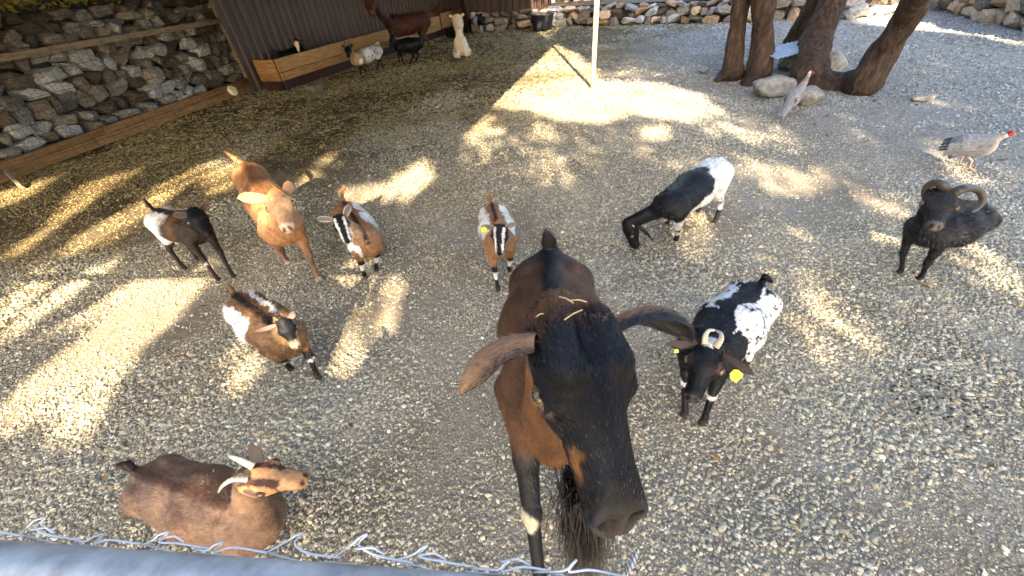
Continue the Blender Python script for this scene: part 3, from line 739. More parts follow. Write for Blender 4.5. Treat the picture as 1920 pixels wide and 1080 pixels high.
def light_through(q):
    a = np.zeros(len(q))
    for poly, v, soft in LIT:
        lo = poly.min(0); hi = poly.max(0); k = ((q >= lo) & (q <= hi)).all(1)
        if k.any():
            s = np.zeros(len(q), bool); s[k] = pip(poly, q[k]); c_ = poly.mean(0); e_ = np.max(np.abs(poly-c_), 0)+1e-6; rr_ = np.minimum(1, (((q-c_)/e_)**2).sum(1)); a = np.where(s, np.maximum(a, v*(1-soft*rr_)), a)
    return a
def leaves_mesh(name, P, size, r):
    n = len(P); a = nrm(r.normal(size=(n, 3))); b = nrm(np.cross(a, r.normal(size=(n, 3)))); s = size*r.uniform(.6, 1.35, (n, 1))
    V = np.stack([P-a*s, P+b*s*.45, P+a*s, P-b*s*.45], 1).reshape(-1, 3)
    return mesh_np(name, V, [np.arange(4*n).reshape(-1, 4)], None, False)
def shade_trees():
    r = np.random.default_rng(5)
    spots = [(-8.2, -5.4), (-4.4, -6.3), (-.6, -5.6), (3.4, -6.4), (7.4, -5.5), (11.4, -6.2)]
    labs = ['leafy tree behind the fence at the far left', 'leafy tree behind the fence left of the camera', 'leafy tree straight behind the fence rail',
            'leafy tree behind the fence right of the camera', 'leafy tree behind the fence further right', 'leafy tree behind the fence at the far right']
    n = 175000
    q = np.stack([r.uniform(-10, 13.5, n), r.uniform(.1, 16, n)], 1); dp = r.uniform(-8.2, -3.6, n)
    # shadow already given by the canopy roof
    edge = -.42+(q[:, 1]-5.6)*.345
    k = ~((q[:, 0] < edge-.35) & (q[:, 1] > 6.2)); q, dp = q[k], dp[k]
    lt = np.max([light_through(q+np.array(d_)) for d_ in ((0, 0), (.04, 0), (-.04, 0), (0, .07), (0, -.07))], 0); k = r.random(len(q)) > lt; q, dp = q[k], dp[k]
    P = np.stack([q[:, 0], dp, (q[:, 1]-dp)*TE], 1)
    own = np.argmin([(P[:, 0]-s[0])**2 for s in spots], 0)
    for i, (sx, sy) in enumerate(spots):
        Pi = P[own == i]; root = empty('shade_tree', (sx, sy, 0)); tag(root, labs[i], 'tree', 'trees behind the fence')
        org = np.array([sx, sy, 0]); tb = MB()
        top = 9.5; tb.tube([[0, 0, -.1], [.05, 0, 1.5], [-.05, .1, 4], [.1, -.1, 7], [0, 0, top]], [.24, .19, .15, .1, .03], 9)
        for k in range(9):
            if len(Pi) == 0: break
            t_ = Pi[r.integers(len(Pi))]-org; zb = min(max(1.6, t_[2]-1.5), 8.5); tb.tube(bez([0, 0, zb], [t_[0]*.4, t_[1]*.5, t_[2]*.9+.2*zb], t_, 6), np.linspace(.06, .012, 6), 5)
        tb.build('trunk', MAT['bark'], root, smooth=True)
        put('crown', leaves_mesh('crown', Pi-org, .115, r), MAT['leaf'], root)
shade_trees()

# ------------------------------------------------------------------ the two trees in the yard
def tree(name, label, stems, roots, crown, seed, h=.035):
    """stems: list of [(point, radius), ...] chains"""
    S = SDF(.03); base = np.array(stems[0][0][0]); base[2] = 0
    for ch in stems+roots:
        for (a, ra), (b, rb) in zip(ch[:-1], ch[1:]): S.cap(a, b, ra, rb)
    V, Q = S.mesh(h); vn = vnormals(V, Q)
    st = V*np.array([1, 1, .22]); V = V+vn*(.02*noise(st, 10, seed)+.02*np.abs(noise(st, 24, seed+1))+.025*noise(V, 4, seed+2))[:, None]
    root = empty(name, base); tag(root, label, 'tree')
    put('trunk', mesh_np('trunk', V-base, [Q]), MAT['bark'], root)
    r = np.random.default_rng(seed); tb = MB(); Pl = []
    for ch in stems:
        p, rad = ch[-1]
        for k in range(7):
            e = p + np.array([r.normal(0, 1.3), r.normal(0, 1.3), r.uniform(.8, 3.2)])
            tb.tube(bez(p, (p+e)/2+np.array([0, 0, .5]), e, 6)-base, np.linspace(rad*.55, .012, 6), 6)
            c_ = e+r.normal(0, .15, 3); Pl.append(c_+r.normal(0, 1, (crown, 3))*np.array([.75, .75, .5]))
    tb.build('limb', MAT['bark'], root, smooth=True)
    Pl = np.concatenate(Pl); Pl = Pl[Pl[:, 2] > 2.6]
    q = np.stack([Pl[:, 0], Pl[:, 1]+Pl[:, 2]/TE], 1); Pl = Pl[r.random(len(Pl)) > light_through(q)]
    put('crown', leaves_mesh('crown', Pl-base, .1, r), MAT['leaf'], root)
A = at
def up_(p, z): return np.array([p[0], p[1], z])
a1 = at(1374, 142); a2 = at(1420, 145)
stA = [[(a1+[0, 0, -.1], .2), (at(1373, 135, .1), .15), (at(1381, 60, .62), .115), (at(1385, 20, .9), .115), (at(1396, -20, 1.15), .135), (at(1398, -20, 1.15)+[-.15, .2, 1.3], .12)],
       [(a2+[0, 0, -.1], .21), (at(1421, 135, .1), .17), (at(1430, 60, .62), .135), (at(1432, 20, .9), .135), (at(1427, -20, 1.15), .15), (at(1424, -20, 1.15)+[.25, .1, 1.3], .12)]]
tree('double_trunk_tree', 'tree with two reddish trunks fused at the foot left of the rocks', stA, [[(a1+[-.1, 0, 0], .14), (at(1348, 150), .06)], [(a2, .14), (at(1402, 158), .1)]], 260, 21, .02)
b0 = at(1530, 158)
stB = [[(b0+[0, 0, -.1], .26), (at(1515, 140, .1), .235), (at(1530, 75, .45), .2), (at(1557, 10, .85), .18), (at(1577, -40, 1.15), .17), (at(1577, -40, 1.15)+[.2, .3, 1.4], .13)],
       [(at(1592, 162, 0), .21), (at(1620, 150, .16), .18), (at(1655, 100, .46), .15), (at(1700, 32, .86), .125), (at(1738, -40, 1.25), .13), (at(1738, -40, 1.25)+[.5, .1, 1.2], .1)],
       [(at(1500, 105, .05), .16), (at(1478, 78, .28), .085), (at(1508, 45, .56), .12), (at(1538, 0, .88), .14), (at(1556, -40, 1.12)+[.1, .6, .3], .14), (at(1556, -40, 1.12)+[0, 1., 1.5], .1)]]
tree('leaning_tree', 'dark tree with three leaning stems right of the rocks', stB, [[(b0+[0, 0, -.05], .24), (at(1590, 165), .19), (at(1636, 158, .1), .12)], [(b0, .22), (at(1502, 160), .1)]], 260, 33, .02)

# yellow shrub on the bank above the left wall
r = np.random.default_rng(12)
for k, (px, lab) in enumerate(((40, 'yellow leaved shrub on the bank at the left corner'), (210, 'yellow green shrub on the bank above the stone wall'), (330, 'yellow green shrub on the bank nearest the shed'))):
    s_u = (0.0, 2.4, 4.8)[k]; c = fA-hn*1.9+hd*s_u+np.array([0, 0, 1.75]); root = empty('shrub', c); tag(root, lab, 'shrub', 'shrubs on the bank')
    P = r.normal(0, 1, (2600, 3))*np.array([.7, .7, .4])+[0, 0, .45]; P = P[P[:, 2] > 0]
    put('crown', leaves_mesh('crown', P, .05, r), MAT['leaf_yellow'], root); tb = MB()
    for j in range(6): tb.tube(bez([0, 0, -.05], [0, 0, .4], P[r.integers(len(P))], 5), np.linspace(.02, .006, 5), 5)
    tb.build('stem', MAT['bark'], root)

# fallen leaves, thickest round the trees
r = np.random.default_rng(77); n = 1500
P = np.concatenate([np.stack([r.normal(4.4, 1.1, 900), r.normal(6.0, .9, 900)], 1), np.stack([r.uniform(-6, 9, n-900), r.uniform(.5, 11, n-900)], 1)])
P = np.concatenate([P, gz(P[:, 0], P[:, 1])[:, None]+.014], 1); ang = r.uniform(0, 6.28, n); s_l = r.uniform(.012, .028, (n, 1))
d_l = np.stack([np.cos(ang), np.sin(ang), r.normal(0, .25, n)], 1); e_l = np.stack([-np.sin(ang), np.cos(ang), r.normal(0, .3, n)], 1)
V = np.stack([P-d_l*s_l, P+e_l*s_l*.5+[0, 0, .004], P+d_l*s_l, P-e_l*s_l*.5+[0, 0, .004]], 1).reshape(-1, 3); i4 = np.arange(n)*4
MAT['dead_leaf'] = noisy('dead_leaf', [(.3, (.07, .04, .015)), (.7, (.22, .14, .05))], 9, .8, 0)
o = put('leaf_litter', mesh_np('leaf_litter', V, [np.stack([i4, i4+1, i4+2], 1), np.stack([i4, i4+2, i4+3], 1)]), MAT['dead_leaf']); tag(o, 'small brown fallen leaves scattered round the tree trunks', None, None, 'stuff')
#ANIMALS
# ------------------------------------------------------------------ animals
BLACK = np.array([.005, .005, .0065]); WHITE = np.array([.66, .64, .6]); BROWN = np.array([.2, .088, .032]); TAN = np.array([.46, .22, .085])
DARK = np.array([.03, .018, .013]); CREAM = np.array([.6, .5, .36]); RED = np.array([.13, .045, .02]); PINK = np.array([.5, .3, .25]); GREY = np.array([.32, .3, .28])
TORSO, NECK, HEAD, FL_, FR_, HL_, HR_, TAIL = range(8)
class Ctx: pass
def blend(c, col, m):
    return c*(1-m[:, None]) + np.asarray(col)*m[:, None]
def make_ear(parent, org, base, tip, bow, width, face, outer, inner, thick=.004, curl=.35, rim=None, n=10, name='ear', edge=None):
    """leaf-shaped ear from base to tip, bowed towards bow; the hollow looks along face"""
    base = np.asarray(base, float); tip = np.asarray(tip, float); ctr = bez(base, (base+tip)/2+np.asarray(bow), tip, n); tg = nrm(np.gradient(ctr, axis=0))
    V = []; Cc = []; F = []; K = 9
    for i in range(n):
        t = i/(n-1); w_ = width*(.42+.58*math.sin(min(1, t*1.55+.12)*math.pi*.5))*(1-max(0, (t-.55)/.45)**2.2)+.0015
        fc = nrm(face-tg[i]*(np.asarray(face)@tg[i])); sd = np.cross(tg[i], fc)
        for sgn in (1, -1):
            for k in range(K):
                a = (k/(K-1)*2-1); p = ctr[i]+sd*a*w_+fc*(curl*w_*(a*a-.4))+fc*sgn*thick*(1-a*a*.9)
                V.append(p); e = abs(a)
                col = np.asarray(inner if sgn > 0 else outer, float)
                if rim is not None and edge is None: col = col*(1-sstep(.6, .95, e))+np.asarray(rim)*sstep(.6, .95, e)
                if edge is not None: col = col+(np.asarray(rim)-col)*sstep(edge[1]-.15, edge[1]+.15, a*edge[0])
                Cc.append(col)
    R = 2*K
    for i in range(n-1):
        for k in range(K-1):
            F.append((i*R+k, i*R+k+1, (i+1)*R+k+1, (i+1)*R+k)); F.append((i*R+K+k+1, i*R+K+k, (i+1)*R+K+k, (i+1)*R+K+k+1))
        F.append((i*R, (i+1)*R, (i+1)*R+K, i*R+K)); F.append((i*R+K-1, i*R+2*K-1, (i+1)*R+2*K-1, (i+1)*R+K-1))
    F.append(tuple((n-1)*R+k for k in range(K))+tuple((n-1)*R+K+k for k in range(K-1, -1, -1)))
    b = MB(); b.add(np.array(V)-org, F, np.array(Cc)); return b.build(name, MAT['skin'], parent, smooth=True), np.array(V), np.array(Cc)
def make_horn(parent, org, pts, r0, col0, col1, rings=9, flat=.75, tip=.3):
    P = cr(pts, 8); n = len(P); t = np.linspace(0, 1, n); rad = r0*(1-t*(1-tip))*(1+.05*np.sin(t*rings*6.28)); b = MB()
    c = np.asarray(col0)[None]*(1-t[:, None])+np.asarray(col1)[None]*t[:, None]; c = c*(1+.25*np.sin(t*rings*6.28))[:, None]
    b.tube(P-org, rad, 12, True, np.repeat(c, 12, 0), flat); return b.build('horn', MAT['horn'], parent, smooth=True)
def make_eye(parent, org, c, r, out, fw, iris=(.45, .3, .08)):
    b = MB(); out = nrm(out); fx = nrm(np.asarray(fw)-out*(np.asarray(fw)@out)); uz = np.cross(out, fx)
    V = []; Cc = []; F = []; n = 14; m = 8
    for j in range(m+1):
        th = math.pi*.62*j/m
        for i in range(n):
            ph = 2*math.pi*i/n; x = math.sin(th)*math.cos(ph); y = math.sin(th)*math.sin(ph)
            V.append(np.asarray(c)+r*(fx*x+uz*y+out*math.cos(th)))
            Cc.append((.004, .004, .004) if (abs(x) < .5 and abs(y) < .2) or th > 1.15 else iris)
    for j in range(m):
        for i in range(n): F.append((j*n+i, (j+1)*n+i, (j+1)*n+(i+1) % n, j*n+(i+1) % n))
    b.add(np.array(V)-org, F, np.array(Cc)); return b.build('eye', MAT['eye'], parent, smooth=True)
def make_tag(parent, org, c, d, face, w_, h_):
    d = nrm(d); face = nrm(np.asarray(face)-d*(np.asarray(face)@d)); sd = np.cross(d, face); b = MB()
    prof = [(-.25, 0), (.25, 0), (.5, .3), (.5, .9), (.4, 1), (-.4, 1), (-.5, .9), (-.5, .3)]
    V = [np.asarray(c)+sd*x*w_+d*y*h_+face*z for z in (-.0012, .0012) for x, y in prof]; n = len(prof)
    b.add(np.array(V)-org, [tuple(range(n))[::-1], tuple(range(n, 2*n))]+[(i, (i+1) % n, n+(i+1) % n, n+i) for i in range(n)])
    return b.build('ear_tag', MAT['tag'], parent)

def goat(label, T, W, PO, NO, feet, hg, col, fat=1.0, h=.009, tail=None, ears=None, ear_w=.03, ear_col=(BLACK, PINK, None), horns=None, tags=None, eyes=True,
         group='goats in the yard', name='goat', cat='goat', hairs=26000, hair_len=.019, hair_w=.002, headfat=1.0, neck_r=1.0, headroll=0.0, extra=None, legr=1.0, mat='hair',
         hide='hide', neckbase=None, lift=.35, beard=None, seg=1, spread=1.0, ear_bow=None, ear_face=None, wool=0, iris=(.1, .06, .02), chest=1.0, hoof=DARK, bare=1.1, jit=.25):
    T, W, PO, NO = [np.asarray(x, float) for x in (T, W, PO, NO)]; Z = np.array([0, 0, 1.])
    f = W-T; f[2] = 0; f = nrm(f); left = np.cross(Z, f)
    org = np.array([(T[0]+W[0])/2, (T[1]+W[1])/2, 0.])
    hf = nrm(NO-PO); L = min(np.linalg.norm(NO-PO), .52*hg); hu = Z-hf*(Z@hf); hu = nrm(hu if np.linalg.norm(hu) > .05 else f); hl = np.cross(hu, hf)
    if headroll: hu = hu*math.cos(headroll)+hl*math.sin(headroll); hl = np.cross(hu, hf)
    S = SDF(.055*hg)
    wd = .19*fat*hg
    ch = W-Z*.24*hg*chest; mid = (T*.45+W*.55)-Z*.235*hg; ru = T-Z*.17*hg+f*.06*hg
    S.cap(ch+f*.05*hg, mid, (wd*.86, .235*hg*chest), (wd*1.12, .225*hg*fat**.5), left, TORSO)
    S.cap(mid, ru, (wd*1.12, .22*hg*fat**.5), (wd*.9, .165*hg), left, TORSO)
    S.cap(W-Z*.05*hg, T-Z*.05*hg, .045*hg, .05*hg, left, TORSO)
    for s in (1, -1):
        S.cap(T+f*.1*hg+left*s*wd*.5-Z*.05*hg, T+f*.02*hg+left*s*wd*.35-Z*.1*hg, .045*hg, .05*hg, left, TORSO, .035*hg); S.cap(W+left*s*wd*.45-Z*.06*hg, ch+left*s*wd*.8+f*.03*hg, .045*hg, .07*hg, left, TORSO, .035*hg)
    nb = (W+f*.1*hg-Z*.2*hg) if neckbase is None else np.asarray(neckbase, float)
    hb = PO-hu*.26*L+hf*.02*L
    S.cap(nb, hb, (.105*hg*neck_r, .15*hg*neck_r), (.075*hg*neck_r*headfat**.5, .09*hg*neck_r), left, NECK)
    H = lambda a, b, c: PO+hf*a*L+hl*b*L+hu*c*L
    kf = headfat; kk = .06*L
    S.cap(H(.1, 0, -.24), H(.36, 0, -.22), (.225*kf*L, .22*L), (.235*kf*L, .215*L), hl, HEAD, kk)
    S.cap(H(.36, 0, -.21), H(.84, 0, -.22), (.2*kf*L, .17*L), (.13*kf*L, .115*L), hl, HEAD, kk)
    S.cap(H(.84, 0, -.22), H(.91, 0, -.25), (.128*kf*L, .11*L), (.115*kf*L, .1*L), hl, HEAD, kk)
    S.cap(H(.2, 0, -.36), H(.84, 0, -.35), (.15*kf*L, .13*L), (.1*kf*L, .075*L), hl, HEAD, kk)
    for s in (1, -1):
        S.cap(H(.3, s*.17*kf, -.11), H(.42, s*.18*kf, -.13), .075*L, .06*L, hl, HEAD, kk)
        S.cap(H(.42, s*.16*kf, -.25), H(.5, s*.13*kf, -.27), .07*L, .06*L, hl, HEAD, kk)
        if h < .013: S.cut(H(.985, s*.035, -.165), H(.93, s*.085*kf, -.19), .022*L, .03*L)
    hips = []
    for k, (fx, fy) in enumerate(feet):
        s = 1 if k in (0, 2) else -1; F0 = np.array([fx, fy, 0.]); hz = .03*hg; g = FL_+k
        if k < 2:
            sh = ch+f*.06*hg+left*s*wd*.62*spread-Z*.05*hg; kn = sh*.47+F0*.53+f*.03*hg; kn[2] = .33*hg
            ft = F0*.86+kn*.14; ft[2] = .085*hg
            S.cap(sh, sh*.5+kn*.5, (.075*hg*legr, .1*hg*legr), .05*hg*legr, left, g); S.cap(sh*.5+kn*.5, kn, .048*hg*legr, .037*hg*legr, left, g, .03*hg)
            S.cap(kn, kn+Z*.02*hg, .038*hg*legr, None, left, g, .02*hg)
        else:
            hp = ru-f*.04*hg+left*s*wd*.6*spread-Z*.02*hg; stf = hp*.62+F0*.38+f*.13*hg; hk = hp*.3+F0*.7-f*.07*hg; hk[2] = .31*hg; kn = hk
            ft = F0*.86+hk*.14; ft[2] = .085*hg
            S.cap(hp, stf, (.085*hg*legr, .125*hg*legr), (.06*hg*legr, .075*hg*legr), left, g); S.cap(stf, hk, .058*hg*legr, .034*hg*legr, left, g, .03*hg)
        S.cap(kn, ft, .032*hg*legr, .024*hg*legr, left, g, .02*hg); S.cap(ft, ft*.5+F0*.5, .03*hg*legr, .028*hg*legr, left, g, .015*hg)
        for sg in (1, -1):
            S.cap(np.array([F0[0], F0[1], .05*hg])+left*sg*.013*hg, np.array([F0[0], F0[1], .018*hg])+f*.035*hg+left*sg*.018*hg, .021*hg*legr, .02*hg*legr, left, g, .01*hg)
    if tail is None: tail = [T-Z*.05*hg, T-f*.09*hg+Z*.05*hg, T-f*.1*hg+Z*.16*hg]
    tail = [np.asarray(p) for p in tail]
    for i, (a, b) in enumerate(zip(tail[:-1], tail[1:])): S.cap(a, b, (.035*hg, .03*hg), (.022*hg, .02*hg), left, TAIL, .02*hg)
    if extra: extra(S, H, L, hl)
    V, Q = S.mesh(h); grp = S.group(V)
    vn = vnormals(V, Q)
    V = V+vn*(.006*hg*noise(V, 5.5/hg, 41)+.003*hg*noise(V, 14/hg, 42))[:, None]*((grp == TORSO) | (grp == NECK))[:, None]
    if wool: V = V+vn*(wool*(noise(V, 22, 4)+.6*noise(V, 55, 5)))[:, None]
    x = Ctx(); x.V = V; x.g = grp; ax = T-W; ll = np.linalg.norm(ax[:2])
    x.u = ((V-W)@(-f))/ll; x.v = ((V-W)@left)/hg; x.z = V[:, 2]/hg
    q = V-PO; x.a = q@hf/L; x.b = q@hl/L; x.c = q@hu/L; x.hg = hg
    x.n1 = noise(V, 9/hg*.5, 21); x.n2 = noise(V, 26/hg*.5, 22); x.n3 = noise(V, 70/hg*.5, 23); x.n4 = noise(V, 160/hg*.5, 24); x.n2 = .85*x.n2+.3*x.n3+.35*x.n4; x.nn = .6*x.n1+.4*x.n2+.2*x.n3; x.vn = vn
    cols = col(x)
    stk = noise(np.stack([x.u*7, x.v*34, x.z*16], 1), 1., 25); cols = np.clip(cols*(1+.16*x.n2+.15*x.n3+.28*stk)[:, None], 0, 1)
    leg = (grp >= FL_) & (grp <= HR_); cols = blend(cols, hoof, (leg & (x.z < .055)).astype(float))
    # soft bare skin on nose and lips
    nose = (grp == HEAD)*sstep(.955, 1.0, x.a); cols = blend(cols, cols*.6+np.array([.02, .015, .014]), nose*.6)
    hh = grp == HEAD
    if h < .013:
        nos = hh*sstep(.05, .025, np.hypot(x.a-.955, (np.abs(x.b)-.062*kf)*1.0)+np.maximum(0, -.24-x.c)*2)*(x.c > -.27); cols = blend(cols, [.01, .007, .006], nos*.9)
        mo = hh*sstep(.02, .008, np.abs(x.c+.315+.03*(1-x.a)))*(x.a > .62)*1.; cols = blend(cols, cols*.25, mo)
        ey = hh*sstep(.1, .06, np.hypot(x.a-.37, (x.c+.175)*1.1))*(np.abs(x.b) > .15*kf); cols = blend(cols, cols*.35, ey*.8)
    o = put(name, mesh_np(name, V-org, [Q], cols), MAT[hide], None, org); tag(o, label, cat, group)
    fl = np.zeros_like(V); fl += (-f*.8-Z*.5)
    fl[grp == NECK] = nrm(nb-hb)*.8-Z*.2; fl[grp == HEAD] = -hf+hl*np.sign(x.b[grp == HEAD])[:, None]*.15; fl[leg] = -Z
    fl[grp == TAIL] = nrm(tail[-1]-tail[0])
    ln = np.full(len(V), hair_len); ln[grp == HEAD] *= .55; ln[leg] *= np.where(x.z[leg] < .3, .5, .9); ln[grp == TAIL] *= 1.8
    if hairs: fur('coat', V, Q, cols, fl, ln, hair_w, hairs, o, org, lift, seg, mat=mat, jitter=jit, mask=((x.z > .05)*(1-nose)*(1-(grp == HEAD)*sstep(bare-.06, bare, x.a))))
    R = .05*L*1.35
    if eyes:
        for s in (1, -1): make_eye(o, org, H(.37, s*(.238*kf), -.175), R, hl*s*.9+hf*.25+hu*.15, hf, iris)
    if ears is not None:
        for k, s in enumerate((1, -1)):
            if ears[k] is None: continue
            bs = H(.1, s*.18*kf, -.17); bow = (hu*.02 if ear_bow is None else np.asarray(ear_bow[k])); fc = hf*.8+hu*.6 if ear_face is None else ear_face[k]
            make_ear(o, org, bs, ears[k], bow, ear_w, fc, ear_col[0], ear_col[1], rim=ear_col[2])
    if tags:
        for (c, d, fc, a, b) in tags: make_tag(o, org, c, d, fc, a, b)
    if horns:
        for hn_ in horns: make_horn(o, org, [H(*p) for p in hn_[0]], hn_[1]*L, hn_[2], hn_[3])
    print('goat', label[:40], 'verts', len(V), 'L/hg %.2f len/hg %.2f' % (L/hg, np.linalg.norm(ax)/hg))
    o_ctx = Ctx(); o_ctx.o = o; o_ctx.org = org; o_ctx.H = H; o_ctx.L = L; o_ctx.hu = hu; o_ctx.hf = hf; o_ctx.hl = hl; o_ctx.V = V; o_ctx.Q = Q; o_ctx.x = x; o_ctx.cols = cols
    return o_ctx
def fxy(*px): return [at(a, b)[:2] for a, b in px]
def fill(n, c): return np.tile(np.asarray(c, float), (n, 1))
def stripes_face(c, x, dark=BLACK, stripe=WHITE):
    """dark blaze down the middle of the face with a pale stripe on either side"""
    hd_ = (x.g == HEAD) & (x.a > .02); ab = np.abs(x.b)
    wl = .115-.045*np.clip(x.a, 0, 1)
    c = blend(c, dark, hd_*sstep(-.02, .03, x.a)*1.0)
    c = blend(c, stripe, hd_*(ab > wl)*(ab < wl+.085-.03*x.a)*(x.a > .12)*(x.c > -.3)*1.0)
    c = blend(c, stripe, hd_*(x.a > .9)*(x.c < -.24)*1.)
    c = blend(c, dark, hd_*(x.a > .93)*(x.c > -.24)*1.)
    return c
def legs_of(x): return (x.g >= FL_) & (x.g <= HR_)

# 1 dark headed goat with white hind part, on the left
def c1(x):
    c = fill(len(x.V), [.03, .018, .012]); c = blend(c, WHITE*.9, ((x.g == TORSO) | (x.g >= HL_))*sstep(.35, .5, x.u+.1*x.nn)*(np.abs(x.v) > .06+.03*x.n2)*(x.z > .35))
    c = blend(c, BROWN*.45, (x.g == TORSO)*sstep(.38, .28, x.u+.06*x.nn)*sstep(.05, .15, x.u)); c = blend(c, BLACK*1.3, (x.g == NECK)*sstep(-.4, .2, x.n1+.3)+0.)
    c = blend(c, BLACK, (x.g == HEAD)*1.); c = blend(c, [.12, .04, .02], (x.g == HEAD)*(np.abs(x.b) > .14)*(x.a > .1)*(x.a < .55)*(x.c < -.28)*1.); c = blend(c, DARK, (legs_of(x) & (x.z < .42))*1.)
    return blend(c, WHITE*.7, (x.g == FR_)*(x.z > .25)*(x.z < .32)*(x.n2 > .1)*1.)
goat('goat with black head and white hindquarters standing at the far left', at(288, 392, .41), at(345, 408, .42), at(357, 388, .55), at(386, 434, .43), fxy((438, 519), (409, 525), (372, 488), (347, 505)),
     .47, c1, 1.35, legr=1.15, ears=(at(391, 384, .53), at(325, 405, .5)), ear_col=(BLACK, DARK, BROWN*.7), ear_w=.024, hair_len=.016)
# 2 tan goat
def c2(x):
    c = fill(len(x.V), [.33, .16, .07]); c = blend(c, [.5, .3, .16], (x.g == HEAD)*sstep(.1, .3, x.a)*.7); c = blend(c, [.62, .4, .27], (x.g == HEAD)*(x.a > .86)*1.)
    c = blend(c, [.2, .085, .035], (x.g == TORSO)*sstep(.07, .02, np.abs(x.v))*(x.z > .8)*.8); c = blend(c, [.24, .14, .085], (legs_of(x))*sstep(.5, .3, x.z)); return c
goat('tan goat looking up with both ears out, a straw on its face', at(455, 305, .6), at(506, 385, .6), at(512, 352, .8), at(533, 424, .66), fxy((598, 524), (540, 492), (560, 440), (500, 440)),
     .62, c2, 1.12, legr=1.1, ears=(at(549, 344, .76), at(445, 372, .74)), ear_col=(TAN*.7, [.34, .17, .09], None), ear_w=.034, hairs=22000, hair_len=.014,
     tail=[at(455, 307, .57), at(442, 298, .62), at(424, 285, .66)], iris=(.2, .14, .07), hoof=[.3, .24, .2], neck_r=.95)
gt = bpy.data.objects['goat.001']; b = MB(); p0, p1, p2 = at(508, 346, .8), at(530, 362, .795), at(556, 378, .74); go_ = np.array(gt.location)
b.tube([p0-go_, p1-go_, p2-go_], .0016, 5); b.build('straw_wisp', MAT['straw'], gt, smooth=True)
# 3 brown and white goat with striped face turned to its right
def cpatch(x, pat):
    c = fill(len(x.V), [.26, .13, .06]); tor = (x.g == TORSO) | (x.g == NECK); c = blend(c, DARK, tor*sstep(.045, .02, np.abs(x.v))*(x.z > .75))
    c = blend(c, WHITE, tor*pat(x)); c = blend(c, [.3, .2, .12], (x.g == NECK)*.6); lg = legs_of(x)
    c = blend(c, WHITE*.85, lg*(x.z < .42)*1.); c = blend(c, BLACK, lg*(x.z < .2)*(x.n1 > .0)*1.+lg*(x.z > .33)*(x.z < .43)*1.); return stripes_face(c, x)
goat('brown and white goat with striped face turned aside, beside the tan goat', at(644, 378, .4), at(676, 428, .41), at(632, 400, .54), at(650, 452, .41), fxy((706, 506), (685, 521), (690, 450), (665, 450)),
       .45, lambda x: cpatch(x, lambda x: sstep(.1, .14, x.v+.06*x.nn)*sstep(.1, .25, x.u)*(x.n1 > -.4)+(x.v < -.13)*(x.n1 > .1)*1.), 1.35, legr=1.2, ears=(at(657, 383, .56), at(593, 411, .52)), ear_col=(GREY*.7, [.14, .1, .09], [.45, .42, .4]), ear_w=.022,
     tail=[at(644, 378, .38), at(640, 362, .42), at(645, 352, .45)], neck_r=1.05)
# 4 same coat, facing the camera, yellow tag
goat('brown goat with black and white striped face and yellow ear tag', at(922, 382, .4), at(934, 428, .41), at(936, 418, .54), at(934, 478, .4), fxy((955, 508), (934, 544), (957, 470), (925, 470)),
     .42, lambda x: cpatch(x, lambda x: (sstep(.12, .15, np.abs(x.v)+.07*x.nn)*(x.n1 > -.25)*(x.u > .0))*1.), 1.35, legr=1.2, headfat=1.08, ears=(at(968, 418, .54), at(902, 424, .53)), ear_col=([.25, .2, .17], [.2, .16, .14], [.4, .37, .35]), ear_w=.02,
     tail=[at(922, 382, .38), at(917, 372, .42), at(918, 366, .45)], tags=[(at(909, 426, .525), at(905, 440, .5)-at(909, 426, .525), np.array([0, -1, .6]), .034, .034)])
# 5 brown and white goat with black crown, stepping forward
def c5(x):
    c = fill(len(x.V), [.2, .105, .045]); tor = (x.g == TORSO); c = blend(c, DARK, tor*sstep(.0, .35, x.n1+.4*x.n2)*.6); c = blend(c, DARK*.6, (tor | (x.g == NECK))*sstep(.06, .03, np.abs(x.v)+.03*x.nn)*(x.z > .7)); 
    c = blend(c, WHITE, tor*(x.v < -.12+.06*x.nn)*(x.u > .35+.2*x.n1)*1.); c = blend(c, WHITE*.9, tor*(x.v > .1+.04*x.n2)*(x.v < .17)*(x.u > .2)*1.)
    c = blend(c, [.42, .24, .1], (x.g == NECK)*(x.v < 0)*.8); hh = x.g == HEAD; c = blend(c, [.3, .2, .12], hh*1.); c = blend(c, BLACK*1.4, hh*(x.c > -.17+.03*x.n2)*(x.a < .72)*1.); c = blend(c, CREAM*.8, hh*(x.a > .8)*1.)
    lg = legs_of(x); c = blend(c, BLACK*1.3, lg*(x.z < .46)*1.); return blend(c, WHITE*.8, lg*(x.z > .27)*(x.z < .33)*(x.n2 > .1)*1.)
goat('brown and white goat with black crown stepping across the gravel', at(440, 553, .4), at(510, 606, .41), at(527, 598, .53), at(556, 656, .4), fxy((597, 708), (545, 692), (520, 640), (472, 648)),
     .45, c5, 1.3, legr=1.2, ears=(at(552, 582, .53), at(477, 622, .5)), ear_col=([.15, .1, .07], [.35, .22, .18], DARK), ear_w=.021,
     tail=[at(441, 553, .38), at(434, 543, .41), at(428, 536, .44)])
